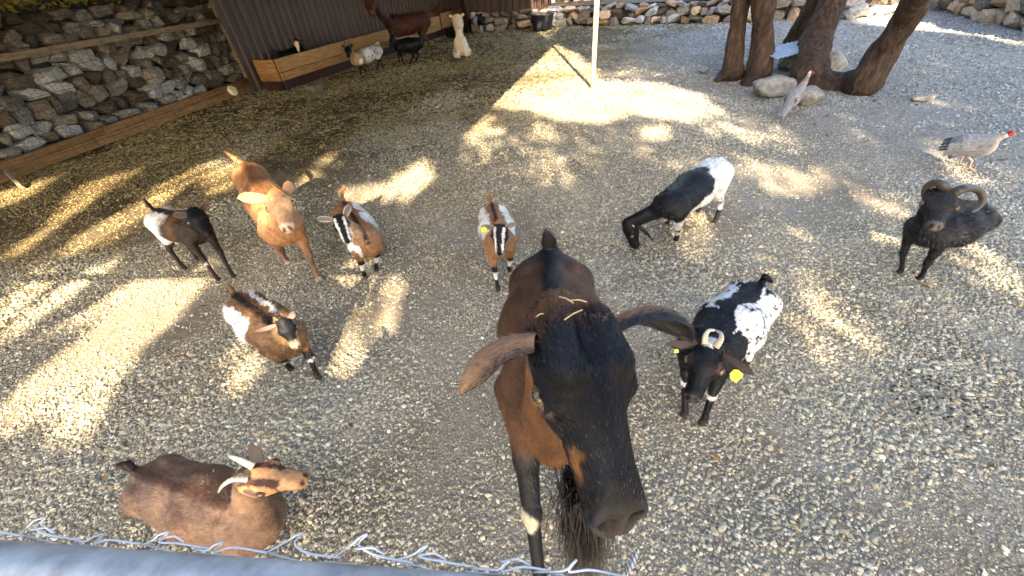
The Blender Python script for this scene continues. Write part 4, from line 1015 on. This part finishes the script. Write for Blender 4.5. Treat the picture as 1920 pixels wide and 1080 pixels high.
# 6 brown horned goat below the rail
def c6(x):
    c = fill(len(x.V), [.17, .1, .064]); c = blend(c, [.07, .035, .022], (x.g == TORSO)*sstep(.05, .02, np.abs(x.v))*(x.z > .75)*.8); c = blend(c, [.1, .05, .03], (x.g == TORSO)*(x.n1 > .25)*.5)
    hh = x.g == HEAD; c = blend(c, [.42, .22, .1], hh*1.); c = blend(c, [.06, .03, .02], hh*(np.abs(x.b) > .08)*(np.abs(x.b) < .2)*(x.a < .6)*(x.c > -.3)*1.); c = blend(c, DARK, (x.g == TAIL)*1.); return blend(c, DARK, legs_of(x)*sstep(.45, .35, x.z))
goat('brown goat with short pale horns close under the metal rail', at(255, 885, .44), at(428, 950, .45), at(455, 884, .64), at(572, 890, .6), fxy((525, 985), (500, 1010), (300, 930), (290, 980)),
     .47, c6, 1.2, h=.0075, ears=(at(473, 832, .62), at(500, 925, .58)), ear_col=([.2, .1, .06], [.42, .24, .14], None), ear_w=.022, hairs=34000, hair_len=.012, hair_w=.0013, lift=.2, headfat=1.12,
     horns=[([(.12, .1, -.02), (-.08, .15, .08), (-.24, .2, .08), (-.34, .26, .0)], .065, (.34, .3, .23), (.2, .18, .15)), ([(.12, -.1, -.02), (-.04, -.16, .08), (-.16, -.25, .05), (-.22, -.33, -.04)], .065, (.34, .3, .23), (.2, .18, .15))],
     tail=[at(258, 885, .42), at(240, 872, .45), at(222, 873, .46)])
# 8 black and white goat with yellow tags
def c8(x):
    c = fill(len(x.V), BLACK*1.2); tor = (x.g == TORSO) | (x.g == HL_); c = blend(c, WHITE, tor*(x.v > .07+.1*x.n1)*(x.v < .5)*(x.u > .2+.15*x.n2)*((x.n2+.5*x.n3) > -.5)*1.); c = blend(c, WHITE*.9, tor*(x.v < -.13+.06*x.n2)*(x.u > .35)*(x.n2 > -.1)*1.)
    hh = x.g == HEAD; c = blend(c, WHITE*.8, hh*(x.a < .1)*(np.abs(x.b+.04) < .08+.03*x.n3)*(x.c > -.14)*1.); c = blend(c, [.1, .05, .03], hh*(np.abs(x.b) > .19)*(x.a > .26)*(x.a < .45)*(x.c > -.26)*.6); c = blend(c, [.05, .05, .055], hh*(x.a > .9)*.7)
    lg = legs_of(x); c = blend(c, WHITE*.8, lg*(x.z > .33)*(x.z < .37)*1.); return c
goat('black goat with white side patches and yellow ear tags', at(1425, 532, .4), at(1340, 625, .41), at(1336, 640, .55), at(1296, 752, .43), fxy((1318, 792), (1283, 778), (1400, 680), (1350, 640)),
     .46, c8, 1.5, legr=1.2, h=.008, ears=(at(1414, 703, .5), at(1250, 645, .5)), ear_col=(BLACK*1.5, [.05, .035, .03], BLACK*2), ear_w=.022, hairs=26000, hair_len=.014, hair_w=.0018,
     horns=[([(.06, .07, -.03), (-.06, .1, .04), (-.16, .07, .02), (-.2, .0, -.03)], .055, (.5, .4, .26), (.55, .48, .36)), ([(.06, -.09, -.03), (-.04, -.12, .04), (-.14, -.1, .03), (-.2, -.02, -.03)], .055, (.5, .4, .26), (.55, .48, .36))],
     tags=[(at(1372, 697, .49), at(1392, 715, .46)-at(1372, 697, .49), np.array([-.3, -.8, 1]), .042, .04), (at(1267, 655, .505), at(1270, 664, .49)-at(1267, 655, .505), np.array([-.3, -.8, 1]), .016, .014)],
     tail=[at(1425, 532, .38), at(1434, 518, .44), at(1446, 528, .4)], iris=(.16, .1, .06))
# 9 black and white goat grazing
def c9(x):
    c = fill(len(x.V), BLACK*1.3); tor = (x.g == TORSO) | (x.g == TAIL) | legs_of(x); e = x.u+.12*x.nn-1.5*(x.z-.6)
    c = blend(c, WHITE, tor*sstep(-.1, -.05, e)*1.); lg = legs_of(x); c = blend(c, BLACK*1.4, lg*(x.z < .22)*1.); c = blend(c, WHITE*.85, ((x.g == FL_) | (x.g == FR_))*(x.z > .2)*(x.z < .42)*1.); c = blend(c, BLACK*1.4, lg*(x.z > .32)*(x.z < .4)*(x.n2 > .15)*1.)
    hh = x.g == HEAD; c = blend(c, WHITE*.8, hh*(x.a < .12)*(x.n2 > .0)*(np.abs(x.b) < .16)*(x.c > -.15)*1.); return c
goat('black and white goat grazing with lowered head near the centre', at(1350, 296, .48), at(1266, 358, .48), at(1192, 416, .24), at(1207, 464, .04), fxy((1268, 450), (1252, 418), (1341, 416), (1310, 396)),
     .46, c9, 1.4, legr=1.3, chest=.85, ears=(at(1225, 452, .1), at(1184, 440, .16)), ear_col=(BLACK*1.3, DARK, None), ear_w=.018, neckbase=at(1262, 380, .36), neck_r=1.15, tail=[at(1352, 298, .41), at(1361, 305, .36), at(1362, 320, .28)])
# 10 black ram
def c10(x):
    c = fill(len(x.V), BLACK*1.4); c = blend(c, [.014, .012, .011], (x.g == HEAD)*1.); c = blend(c, [.06, .055, .052], (x.g == HEAD)*(x.a > .86)*1.); return blend(c, [.07, .05, .03], (x.g == TORSO)*(x.u > .5)*(x.n1 > 0)*.5)
rm = goat('black ram with thick curled horns on the right', at(1846, 380, .45), at(1772, 400, .46), at(1774, 352, .62), at(1762, 420, .52), fxy((1723, 524), (1687, 512), (1800, 462), (1835, 440)), .46, c10, 1.3, hairs=36000, hair_len=.018, hair_w=.0022, lift=.4, chest=.9,
     ears=(at(1806, 400, .5), at(1733, 372, .5)), ear_col=(BLACK*2, BLACK*3, None), ear_w=.02, name='ram', cat='ram', group=None, headfat=1.1, legr=1.0, neck_r=1.35,
     tail=[at(1846, 392, .4), at(1856, 398, .36), at(1858, 405, .3)], spread=1.1)
for s, pts in ((1, ((1785, 364, .58), (1802, 355, .61), (1826, 353, .6), (1841, 364, .565), (1841, 381, .53), (1832, 392, .51), (1822, 398, .5))),
               (-1, ((1768, 360, .58), (1768, 348, .63), (1752, 343, .63), (1737, 352, .59), (1732, 368, .54), (1738, 382, .5)))):
    make_horn(rm.o, rm.org, [at(*p) for p in pts], .032, (.04, .03, .022), (.11, .088, .062), 18, .8, .16)
# 7 the big brown and black goat at the rail
kf7 = .97
def c7(x):
    c = fill(len(x.V), [.078, .036, .019]); tor = x.g == TORSO
    c = blend(c, BLACK*1.5, (tor | (x.g == NECK))*sstep(.06, .02, np.abs(x.v)+.02*x.nn)*(x.z > .75)); c = blend(c, BLACK*1.8, tor*sstep(.75, .95, x.u+.1*x.nn)*(x.z > .8)*.85)
    c = blend(c, [.2, .085, .028], (x.g == NECK)*.55); c = blend(c, DARK, (x.g == NECK)*(x.n1 > .42)*.8)
    c = blend(c, BLACK*2, (x.g == TAIL)*.9); hh = x.g == HEAD; ab = np.abs(x.b); c = blend(c, [.25, .11, .035], hh*1.)
    edge = (.13+.03*x.n2+.02*x.n3+.22*sstep(.68, .4, x.a+.03*x.n2))*kf7
    c = blend(c, BLACK*1.2, hh*sstep(edge+.02, edge-.02, ab)*sstep(-.46, -.4, x.c+.03*x.n2)); c = blend(c, BLACK*1.2, hh*(sstep(.72, .8, x.a+.03*x.n2)))
    c = blend(c, BLACK*1.3, hh*(ab > .1)*sstep(.035, .015, np.abs(x.c+.3-.14*(x.a-.5)+.02*x.n2))*(x.a > .42)*1.)
    c = blend(c, BLACK*1.3, hh*(x.c < -.36)*(ab < .1)*(x.a > .3)*1.); c = blend(c, [.11, .045, .02], hh*sstep(.06, -.03, x.a+.04*x.n2)*1.); c = blend(c, [.12, .085, .075], hh*sstep(.09, .03, np.hypot(x.a-.42, (x.c+.23)*1.2))*(ab > .17*kf7)*.8)
    c = blend(c, BLACK*1.4, legs_of(x)*sstep(.62, .52, x.z+.03*x.n2))
    c = blend(c, [.028, .027, .03], hh*sstep(.88, .93, x.a)*.9)
    return blend(c, [.5, .43, .3], (x.g == FR_)*sstep(.055, .04, np.hypot(x.z-.335, x.v*1.2+.135)+.01*x.n2)*(x.vn[:, 1] < 0))
def ex7(S, H, L, hl):
    S.cap(H(.3, 0, -.05), H(.78, 0, -.125), (.12*L, .07*L), (.08*L, .05*L), hl, HEAD, .07*L)
    for s in (1, -1):
        S.cap(H(.08, s*kf7*.1, -.05), H(.3, s*kf7*.125, -.045), .095*L, .105*L, hl, HEAD, .04*L)
        S.cap(H(.27, s*kf7*.2, -.1), H(.42, s*kf7*.215, -.13), .055*L, .05*L, hl, HEAD, .03*L)
        S.cut(H(.46, s*kf7*.26, -.2), H(.62, s*kf7*.22, -.22), .06*L, .07*L)
        S.cap(H(.85, s*kf7*.07, -.155), H(.93, s*kf7*.1, -.2), .05*L, .055*L, hl, HEAD, .03*L)
        S.cut(H(.34, s*kf7*.275, -.195), H(.41, s*kf7*.27, -.2), .045*L, .03*L)
        S.cut(H(1.02, s*kf7*.03, -.235), H(.955, s*kf7*.1, -.175), .017*L, .012*L); S.cut(H(.955, s*kf7*.1, -.175), H(.9, s*kf7*.15, -.2), .014*L, .012*L)
        S.cut(H(1.03, s*kf7*.0, -.335), H(.93, s*kf7*.125, -.33), .012*L, .012*L); S.cut(H(.93, s*kf7*.125, -.33), H(.68, s*kf7*.165, -.365), .011*L, .012*L)
    S.cut(H(.0, 0, .03), H(.26, 0, .05), .035*L, .07*L); S.cut(H(1.035, 0, -.2), H(1.025, 0, -.33), .011*L, .012*L)
    S.cap(H(.9, 0, -.24), H(.96, 0, -.28), (.135*L, .09*L), (.118*L, .08*L), hl, HEAD, .03*L)
    S.cap(H(.88, 0, -.4), H(.95, 0, -.375), (.085*L, .05*L), (.08*L, .045*L), hl, HEAD, .03*L)
G7 = goat('big brown goat with black face and long ears reaching up at the rail', at(1032, 470, .79), at(1036, 640, .83), at(1080, 570, 1.26), at(1212, 1005, 1.11), fxy((1072, 978), (1015, 1110), (1075, 780), (985, 780)),
     .83, c7, 1.12, h=.0065, extra=ex7, hairs=110000, hair_len=.017, hair_w=.0009, seg=2, lift=.2, jit=.12, mat='gloss_hair', ears=None, iris=(.55, .42, .2), headroll=.2, headfat=kf7, neckbase=at(1040, 790, .7), neck_r=1.0,
     tail=[at(1032, 472, .76), at(1029, 455, .82), at(1026, 442, .85)], group=None, eyes=False, bare=.93)
o7, g7, H7, L7 = G7.o, G7.org, G7.H, G7.L
for s in (1, -1):
    make_eye(o7, g7, H7(.375, s*.232*kf7, -.185), (.055*L7), G7.hl*s*.9+G7.hf*.2+G7.hu*.45, G7.hf, (.13, .085, .035))
    b = MB(); cc = [H7(.375+.085*math.cos(t), s*kf7*(.262-.02*abs(math.cos(t))-.02*math.sin(t)), -.17+.06*math.sin(t)) for t in np.linspace(0, math.pi, 9)]
    b.tube(np.array(cc)-g7, [.003, .005, .006, .007, .007, .007, .006, .005, .003], 7, True, BLACK*1.5); b.build('eyelid', MAT['hide'], o7, smooth=True)
def furry_ear(base, tip, bow, wdt, face, outer, inner, rim=None, curl=.35, edge=None):
    e, V, Cc = make_ear(o7, g7, base, tip, bow, wdt, face, outer, inner, .005, curl, rim, 16, edge=edge)
    K = 9; R = 18; Qs = []
    for i in range(15):
        for k in range(K-1):
            Qs.append((i*R+k, i*R+k+1, (i+1)*R+k+1, (i+1)*R+k)); Qs.append((i*R+K+k+1, i*R+K+k, (i+1)*R+K+k, (i+1)*R+K+k+1))
    fl = np.tile(nrm(np.asarray(tip)-base), (len(V), 1)); fur('coat', V, np.array(Qs), Cc, fl, .011, .0008, 5000, e, g7, .3, 2)
furry_ear(H7(.12, -.2*kf7, -.13), at(866, 738, 1.1), at(905, 640, 1.17)-(H7(.12, -.2*kf7, -.13)+at(866, 738, 1.1))/2, .034, nrm(np.array([0, -.35, -1.])), [.26, .15, .085], BLACK*1.6, BLACK*2, .9, (1, .8))
furry_ear(H7(.12, .2*kf7, -.13), at(1298, 642, 1.1), at(1245, 548, 1.21)-(H7(.12, .2*kf7, -.13)+at(1298, 642, 1.1))/2, .033, nrm(np.array([.1, -.8, -.7])), [.22, .11, .055], BLACK*1.6, BLACK*2.5, .8, (-1, .55))
# beard and crown tuft
r = np.random.default_rng(4); n = 2000; Vb = []; Fb = []; Cb = []
b0_ = np.stack([H7(a, b, c) for a, b, c in zip(r.uniform(.7, .9, n), r.normal(-.03, .055, n), r.uniform(-.44, -.37, n))])
ln = r.uniform(.14, .38, n)*np.clip(1.2-np.abs(r.normal(0, .3, n)), .4, 1.2); st_ = nrm(np.array([-.02, -.22, -1.])+r.normal(0, .1, (n, 3))); wv = r.normal(0, .012, (n, 3)); nse = 5
sd_ = nrm(np.cross(st_, r.normal(size=(n, 3))))*.0009
rings = []
ctr_ = b0_.mean(0)
for j in range(nse):
    t = j/(nse-1); p = b0_+st_*ln[:, None]*t+wv*math.sin(t*3); p[:, :2] = p[:, :2]+(ctr_[:2]-p[:, :2])*.35*t; w_ = (1-t*.85); rings += [p-sd_*w_, p+sd_*w_]
V = np.stack(rings, 1).reshape(-1, 3); i = np.arange(n)*2*nse
Fq = [np.stack([i+2*j, i+2*j+1, i+2*j+3, i+2*j+2], 1) for j in range(nse-1)]
be = put('beard', mesh_np('beard', V-g7, Fq, np.repeat(BLACK*r.uniform(.8, 3, (n, 1)), 2*nse, 0)), MAT['hair'], o7); be['kind'] = 'stuff'
top = (G7.x.g >= NECK) & (G7.x.g <= HEAD) & (G7.x.a < .14) & (G7.x.c > -.3)
fur('tuft', G7.V, G7.Q, fill(len(G7.V), [.1, .04, .018])*(.5+.9*sstep(-.3, .4, G7.x.n2)[:, None]), np.tile(-G7.hf*.3+G7.hl*.2+np.array([0, 0, .3]), (len(G7.V), 1)), .012, .0009, 2600, o7, g7, .15, 2, mask=top.astype(float), jitter=.35)
# scattered straws lying on the big goat's crown
b = MB()
for a, c in (((1048, 556, 1.285), (1075, 568, 1.285)), ((1070, 563, 1.288), (1100, 566, 1.285)), ((1058, 600, 1.285), (1092, 581, 1.288)), ((1005, 594, 1.25), (1020, 588, 1.26))):
    b = MB(); b.tube([at(*a)-g7, (at(*a)+at(*c))/2-g7+[0, 0, .003], at(*c)-g7], .0012, 5); b.build('straw_wisp', MAT['straw'], o7, smooth=True)
b = MB(); k7 = at(1009, 1030, .27)
# ------------------------------------------------------------------ animals at the shed
FG = 'animals by the feed trough'
def cpie(x):
    c = fill(len(x.V), WHITE*.9); c = blend(c, DARK*.8, (x.g == TORSO)*((x.n2+.3*x.n3) > .42)*1.); c = blend(c, [.33, .2, .11], ((x.g == NECK) | (x.g == TORSO))*sstep(.22, .1, x.u+.06*x.n1)); c = blend(c, BLACK*1.5, (x.g == HEAD)*1.+(x.g == TORSO)*(np.abs(x.v) < .04)*(x.z > .8)*(x.u < .6)*1.)
    return blend(c, BLACK*1.5, legs_of(x)*(x.z < .4)*1.)
goat('white goat with dark spots and brown shoulders by the trough', at(704, 84, .5), at(666, 97, .5), at(651, 84, .68), at(650, 106, .52), fxy((677, 140), (687, 136), (708, 133), (718, 128)), .57, cpie, 1.4, legr=1.3, h=.016, ears=(at(661, 82, .68), at(640, 84, .66)), ear_col=(BLACK, DARK, None), ear_w=.03, hairs=5000, hair_len=.02, hair_w=.005, group=FG, eyes=False,
     tail=[at(704, 84, .48), at(708, 79, .54), at(712, 85, .5)], horns=[([(.05, .08, -.03), (-.15, .14, .12), (-.25, .2, .3)], .06, (.05, .04, .035), (.06, .05, .04)), ([(.05, -.08, -.03), (-.15, -.14, .12), (-.25, -.2, .3)], .06, (.05, .04, .035), (.06, .05, .04))])
cb = lambda x: fill(len(x.V), BLACK)
goat('black goat standing behind the spotted goat at the trough', at(786, 70, .55), at(748, 74, .55), at(735, 68, .64), at(728, 84, .52), fxy((749, 117), (757, 121), (768, 121), (780, 117)), .58, cb, 1.5, legr=1.3, headfat=.8, h=.018, ears=(at(742, 66, .62), at(729, 68, .6)), ear_col=(BLACK, BLACK, None), ear_w=.03, hairs=4000, hair_len=.03, hair_w=.006, group=FG, eyes=False)
def cal(x): 
    c = fill(len(x.V), [.05, .016, .01]); return blend(c, [.1, .045, .03], legs_of(x)*(x.z < .5)*1.)
goat('reddish brown alpaca standing tall in front of the shed wall', at(796, 22, .95), at(735, 28, .98), at(690, -12, 1.5), at(694, 16, 1.3), fxy((742, 100), (735, 96), (801, 104), (793, 92)), .98, cal, .95, h=.028, ears=(at(700, -22, 1.58), at(684, -22, 1.58)), ear_col=([.1, .03, .02],)*2+(None,), ear_w=.04, hairs=9000, hair_len=.05, hair_w=.012, wool=.012, group=FG, name='alpaca', cat='alpaca', eyes=False, neck_r=.8, legr=.85,
     tail=[at(798, 25, .92), at(803, 30, .85), at(804, 40, .7)])
def ccr(x): return fill(len(x.V), [.58, .5, .38])*(1+.15*x.n2)[:, None]
S = SDF(.06); c0 = at(867, 104); Z = np.array([0, 0, 1.]); tw = nrm(np.array([0, 0, CAM_H])-c0); tw[2] = 0; lf = np.cross(Z, tw)
q = .74
S.cap(c0+Z*.22*q-tw*.3*q, c0+Z*.26*q+tw*.02, (.24*q, .22*q), (.23*q, .24*q), lf); S.cap(c0+Z*.34*q, c0+Z*.8*q, .16*q, .1*q); S.cap(c0+Z*.9*q, c0+Z*1.02*q-tw*.02, .165*q, .17*q); S.cap(c0+Z*.93*q, c0+Z*.88*q+tw*.24*q, .11*q, .07*q)
for s in (1, -1): S.cap(c0+Z*.45*q+lf*s*.13*q+tw*.08*q, c0+Z*.05*q+lf*s*.14*q+tw*.22*q, .075*q, .06*q); S.cap(c0+Z*.1*q+lf*s*.22*q-tw*.1*q, c0+Z*.06*q+lf*s*.22*q+tw*.2*q, .1*q, .06*q)
V, Q = S.mesh(.022); vn = vnormals(V, Q); V = V+vn*(.014*(noise(V, 16, 4)+.6*noise(V, 40, 5)))[:, None]
cc = fill(len(V), [.58, .5, .38])*(1+.15*noise(V, 8, 3))[:, None]; o = put('alpaca', mesh_np('alpaca', V-c0, [Q], cc), MAT['wool'], None, c0); tag(o, 'cream woolly young alpaca sitting on the straw', 'alpaca', FG)
for s in (1, -1): make_ear(o, c0, c0+Z*.82+lf*s*.09, c0+Z*.86+lf*s*.2, Z*.02, .03, tw, [.55, .46, .34], [.5, .36, .28])
fur('coat', V, Q, cc, np.tile(-Z, (len(V), 1)), .035, .008, 5000, o, c0, .6, mat='wool')
goat('small black goat resting in the shade left of the cream alpaca', at(838, 56, .42), at(862, 56, .42), at(858, 48, .5), at(846, 66, .42), fxy((862, 78), (852, 80), (838, 76), (845, 78)), .46, cb, 1.25, h=.02, ears=None, hairs=3000, hair_len=.03, hair_w=.006, group=FG, eyes=False)
goat('small black goat by the back wall right of the cream alpaca', at(905, 30, .45), at(900, 32, .45), at(898, 26, .58), at(896, 36, .46), fxy((911, 62), (900, 63), (912, 58), (905, 58)), .46, cb, 1.1, h=.02, ears=(at(905, 26, .58), at(891, 27, .58)), ear_col=(BLACK, BLACK, None), ear_w=.03, hairs=3000, hair_len=.03, hair_w=.006, group=FG, eyes=False)
def cwf(x):
    c = fill(len(x.V), BLACK); c = blend(c, CREAM*.95, (x.g == HEAD)*(x.a > -.05)*(x.n2 > -.55)*1.); return c
p = tA+td*1.15-tn*.34
goat('black goat with cream face feeding inside the wooden trough', p-td*.72+Z*.66, p-td*.1+Z*.68, at(553, 76, .82), at(559, 97, .62), [(p+td*.0+tn*.05)[:2], (p-tn*.05)[:2], (p-td*.55+tn*.05)[:2], (p-td*.55-tn*.05)[:2]], .66, cwf, .8, h=.018, ears=(at(570, 76, .8), at(543, 80, .8)), ear_col=(BLACK, DARK, None), ear_w=.035, hairs=4000, hair_len=.03, hair_w=.006, group=FG, eyes=True)
def cbw(x):
    c = fill(len(x.V), [.14, .06, .03]); return blend(c, WHITE*.9, (x.g == HEAD)*(x.b > -.06)*1.)
p = tA+td*(gap+.2)-tn*.33
goat('brown goat with half white face standing behind the far trough end', p-td*.7+Z*.7, p-td*.1+Z*.7, at(828, -6, .98), at(831, 14, .76), [(p+tn*.05)[:2], (p-tn*.05)[:2], (p-td*.6+tn*.05)[:2], (p-td*.6-tn*.05)[:2]], .7, cbw, .8, h=.02, ears=(at(840, -8, .98), at(818, -6, .98)), ear_col=(DARK, DARK, None), ear_w=.035, hairs=3000, hair_len=.03, hair_w=.006, group=FG, eyes=False)

# ------------------------------------------------------------------ guinea fowl
def fowl(label, tailp, back, neck0, headp, beak, feet, redfrom=-.004):
    tailp, back, neck0, headp, beak = [np.asarray(p, float) for p in (tailp, back, neck0, headp, beak)]
    f = nrm((neck0-tailp)*np.array([1, 1, 0])); left = np.cross(Z, f); org = np.array([back[0], back[1], 0]); S = SDF(.02)
    S.cap(back-f*.07, back+f*.06, (.085, .085), (.082, .085), left, 0); S.cap(back-f*.05-Z*.0, tailp, (.07, .06), (.03, .015), left, 0); S.cap(back+f*.06, neck0, (.075, .075), (.035, .035), left, 0)
    S.cap(neck0, headp, .032, .014, left, 1, .015); S.cap(headp, headp+nrm(beak-headp)*.018, .024, .02, left, 2, .006); S.cap(headp+nrm(beak-headp)*.01, beak, .009, .003, left, 2, .004)
    S.cap(headp+Z*.012, headp+Z*.034-f*.008, .008, .004, left, 2, .004)
    V, Q = S.mesh(.0055); g = S.group(V); n1 = noise(V, 60, 3); n2 = noise(V*np.array([1, 1, 1.]), 140, 4)
    V = V+vnormals(V, Q)*((g == 0)*.0022*n1)[:, None]
    c = fill(len(V), [.17, .165, .165])*(1+.18*n1+.15*n2)[:, None]; c = blend(c, [.4, .4, .4], (noise(V, 190, 9) > .42)*.6); c = blend(c, [.26, .2, .15], sstep(-.02, .1, (V-back)@f)*.6); 
    c = blend(c, [.55, .55, .57], (g == 1)*sstep(.6, .9, (V-neck0)@nrm(headp-neck0)/np.linalg.norm(headp-neck0))); c = blend(c, [.55, .52, .52], (g == 2)*1.); c = blend(c, [.2, .014, .02], (g == 2)*((V-headp)@nrm(beak-headp) > redfrom)*1.)
    o = put('guinea_fowl', mesh_np('guinea_fowl', V-org, [Q], c), MAT['feather'], None, org); tag(o, label, 'guinea fowl', 'guinea fowl in the yard')
    # folded wings of overlapping feathers
    for s in (1, -1):
        wv_ = []; wf = []; wc = []; b = MB()
        for row in range(5):
            for k in range(9):
                p0 = back+f*(.075-.026*k)+left*s*(.073+.012*math.sin(row*.9+.3))*(1-.02*k*(k > 4))+Z*(.055-.022*row-.004*k)
                d = nrm(-f*.9-Z*.28+left*s*-.04); n_ = nrm(left*s+Z*.3); sd = np.cross(d, n_); l_ = .05; w_ = .014
                pts = [p0-sd*w_*.6, p0+sd*w_*.6, p0+d*l_*.6+sd*w_+n_*.004, p0+d*l_+n_*.002, p0+d*l_*.6-sd*w_+n_*.004]
                b.add(np.array(pts)-org, [(0, 1, 2, 3, 4)], np.array([.18, .175, .175])*random.uniform(.7, 1.3))
        b.build('wing', MAT['feather'], o)
    for k, ft in enumerate(feet):
        s = 1 if k == 0 else -1; F0 = np.array([ft[0], ft[1], .006]); hp = back+left*s*.035-Z*.06; an = F0+Z*.075-f*.015; b = MB()
        b.tube([hp-org, (hp*.4+an*.6)-f*.02-org, an-org, F0-org], [.022, .012, .007, .006], 7, True, [.32, .2, .15])
        for t in (-.5, 0, .5, 3.14): 
            d = f*math.cos(t)+left*math.sin(t); b.tube([F0-org, F0+d*(.05 if t < 3 else .02)-org], [.006, .003], 5, True, [.32, .2, .15])
        b.build('leg', MAT['feather'], o, smooth=True)
    make_eye(o, org, headp+left*.016+Z*.004, .005, left, f, (.1, .03, .02)); make_eye(o, org, headp-left*.016+Z*.004, .005, -left, f, (.1, .03, .02))
fowl('grey guinea fowl with red head walking at the right edge', at(1782, 294, .12), at(1825, 272, .23), at(1862, 262, .28), at(1894, 251, .33), at(1908, 248, .325), fxy((1815, 318), (1798, 309)), -.03)
fowl('grey guinea fowl standing upright before the leaning tree', at(1466, 218, .06), at(1490, 180, .2), at(1508, 155, .31), at(1519, 137, .42), at(1530, 137, .415), fxy((1490, 206), (1484, 201)))

# ------------------------------------------------------------------ small things on the ground
b = MB(); r = np.random.default_rng(8)
for k in range(55):
    p = at(1700+k % 3*55+r.normal(0, 28), 730+k % 3*22+r.normal(0, 20)); s = r.uniform(.004, .0075); ellips(b, p+[0, 0, s*.3], (s*1.3, s, s), 6, 4)
o = b.build('droppings', MAT['dung'], None, smooth=True); tag(o, 'scatter of small dark goat droppings on the gravel', None, None, 'stuff')
b = MB(); p0 = at(1196, 1030, .02); p1 = at(1172, 1085, .015); d = nrm(p1-p0); s = np.cross(Z, d); L_ = np.linalg.norm(p1-p0)
V = []; F = []; Cc = []
for i in range(13):
    t = i/12; w_ = .011*math.sin(math.pi*min(1, t*.9+.1))+.001
    for k, a in enumerate((-1, 0, 1)): V.append(p0+d*L_*t+s*a*w_+Z*(.004 if a == 0 else 0)); Cc.append((.5, .48, .46) if (i+k) % 2 else (.08, .075, .075))
for i in range(12):
    for k in range(2): F.append((i*3+k, i*3+k+1, i*3+k+4, i*3+k+3))
b.add(V, F, np.array(Cc)); b.tube([p0, p1+d*.03], .0012, 5, True, (.5, .45, .4)); o = b.build('feather', MAT['feather'], None); tag(o, 'barred grey and white feather lying below the big goat', 'feather')

# ------------------------------------------------------------------ chain-link fence with its galvanised rail, at the camera's feet
R0 = at(0, 1012, 1.25); R1 = at(960, 1079, 1.25); rd = nrm(R1-R0); rn = np.array([rd[1], -rd[0], 0]); rn = rn if rn[1] < 0 else -rn
fe = empty('chain_link_fence', (R0[0], R0[1], 0)); fo = np.array([R0[0], R0[1], 0]); tag(fe, 'chain link fence with a thick galvanised top rail at the front', 'fence')
rr = .026; vd = nrm((R0+R1)/2-np.array([0, 0, CAM_H])); od = nrm(np.cross(rd, vd)); od = od if od@up < 0 else -od; rc = R0+od*rr
b = MB(); b.tube([rc-rd*4-fo, rc-fo, rc+rd*.6-fo, rc+rd*3.5-fo], rr, 32); b.build('top_rail', MAT['galv'], fe, smooth=True)
pit = .075; rw = np.random.default_rng(3); wr = .0011
for k in range(54):
    x0 = -1.6+k*pit; y = rc+rd*x0-fo; y[2] = 0; far = -rn*(rr+.004)
    pts = []
    for j in range(44):
        z = rc[2]+.0-j*pit*.5
        if z < .02: break
        pts.append(y+rd*(pit*.5*(1.04 if j % 2 else -1.04))+far+rn*.003*(1 if (j+k) % 2 else -1)+Z*z)
    b = MB(); b.tube(pts, wr, 5); b.build('wire', MAT['wire'], fe, smooth=True)
    if x0 > .66: continue
    # bent-over end standing above the rail
    hgt = rw.choice([.002, .006, .01, .016])+rw.uniform(-.002, .003); c_ = y+far+Z*(rc[2]+rr*.55); jx = rw.uniform(-.012, .012); dp_ = rw.uniform(-.006, .01)
    loop = cr([c_-rd*(.036-jx)-Z*.012, c_-rd*.008+rd*jx+Z*hgt*.8-rn*dp_, c_+rd*jx+Z*(hgt+.003)-rn*(dp_+.004), c_+rd*(jx+.004)+Z*(hgt-.002)-rn*(dp_+.008), c_+rd*(jx-.003)+Z*(hgt-.006)-rn*dp_, c_+rd*(jx+.018)+Z*(hgt*.45), c_+rd*(jx+.05)-Z*.008], 6)
    b = MB(); b.tube(loop, wr, 6); b.build('wire_end', MAT['wire'], fe, smooth=True)
    if rw.random() < .5:
        b = MB(); b.tube([c_+rd*(jx-.004)+Z*(hgt-.004)-rn*.003, c_+rd*(jx+.012)+Z*(hgt*.6)-rn*.006, c_+rd*(jx+.024)+Z*hgt*.3-rn*.002], wr, 5); b.build('wire_end', MAT['wire'], fe, smooth=True)
for x0 in (-3.9, 3.4):
    b = MB(); q = rc+rd*x0-fo; q[2] = 0; b.tube([q-Z*.1, q+Z*(rc[2]-.02)], .03, 16); b.build('post', MAT['galv'], fe, smooth=True)
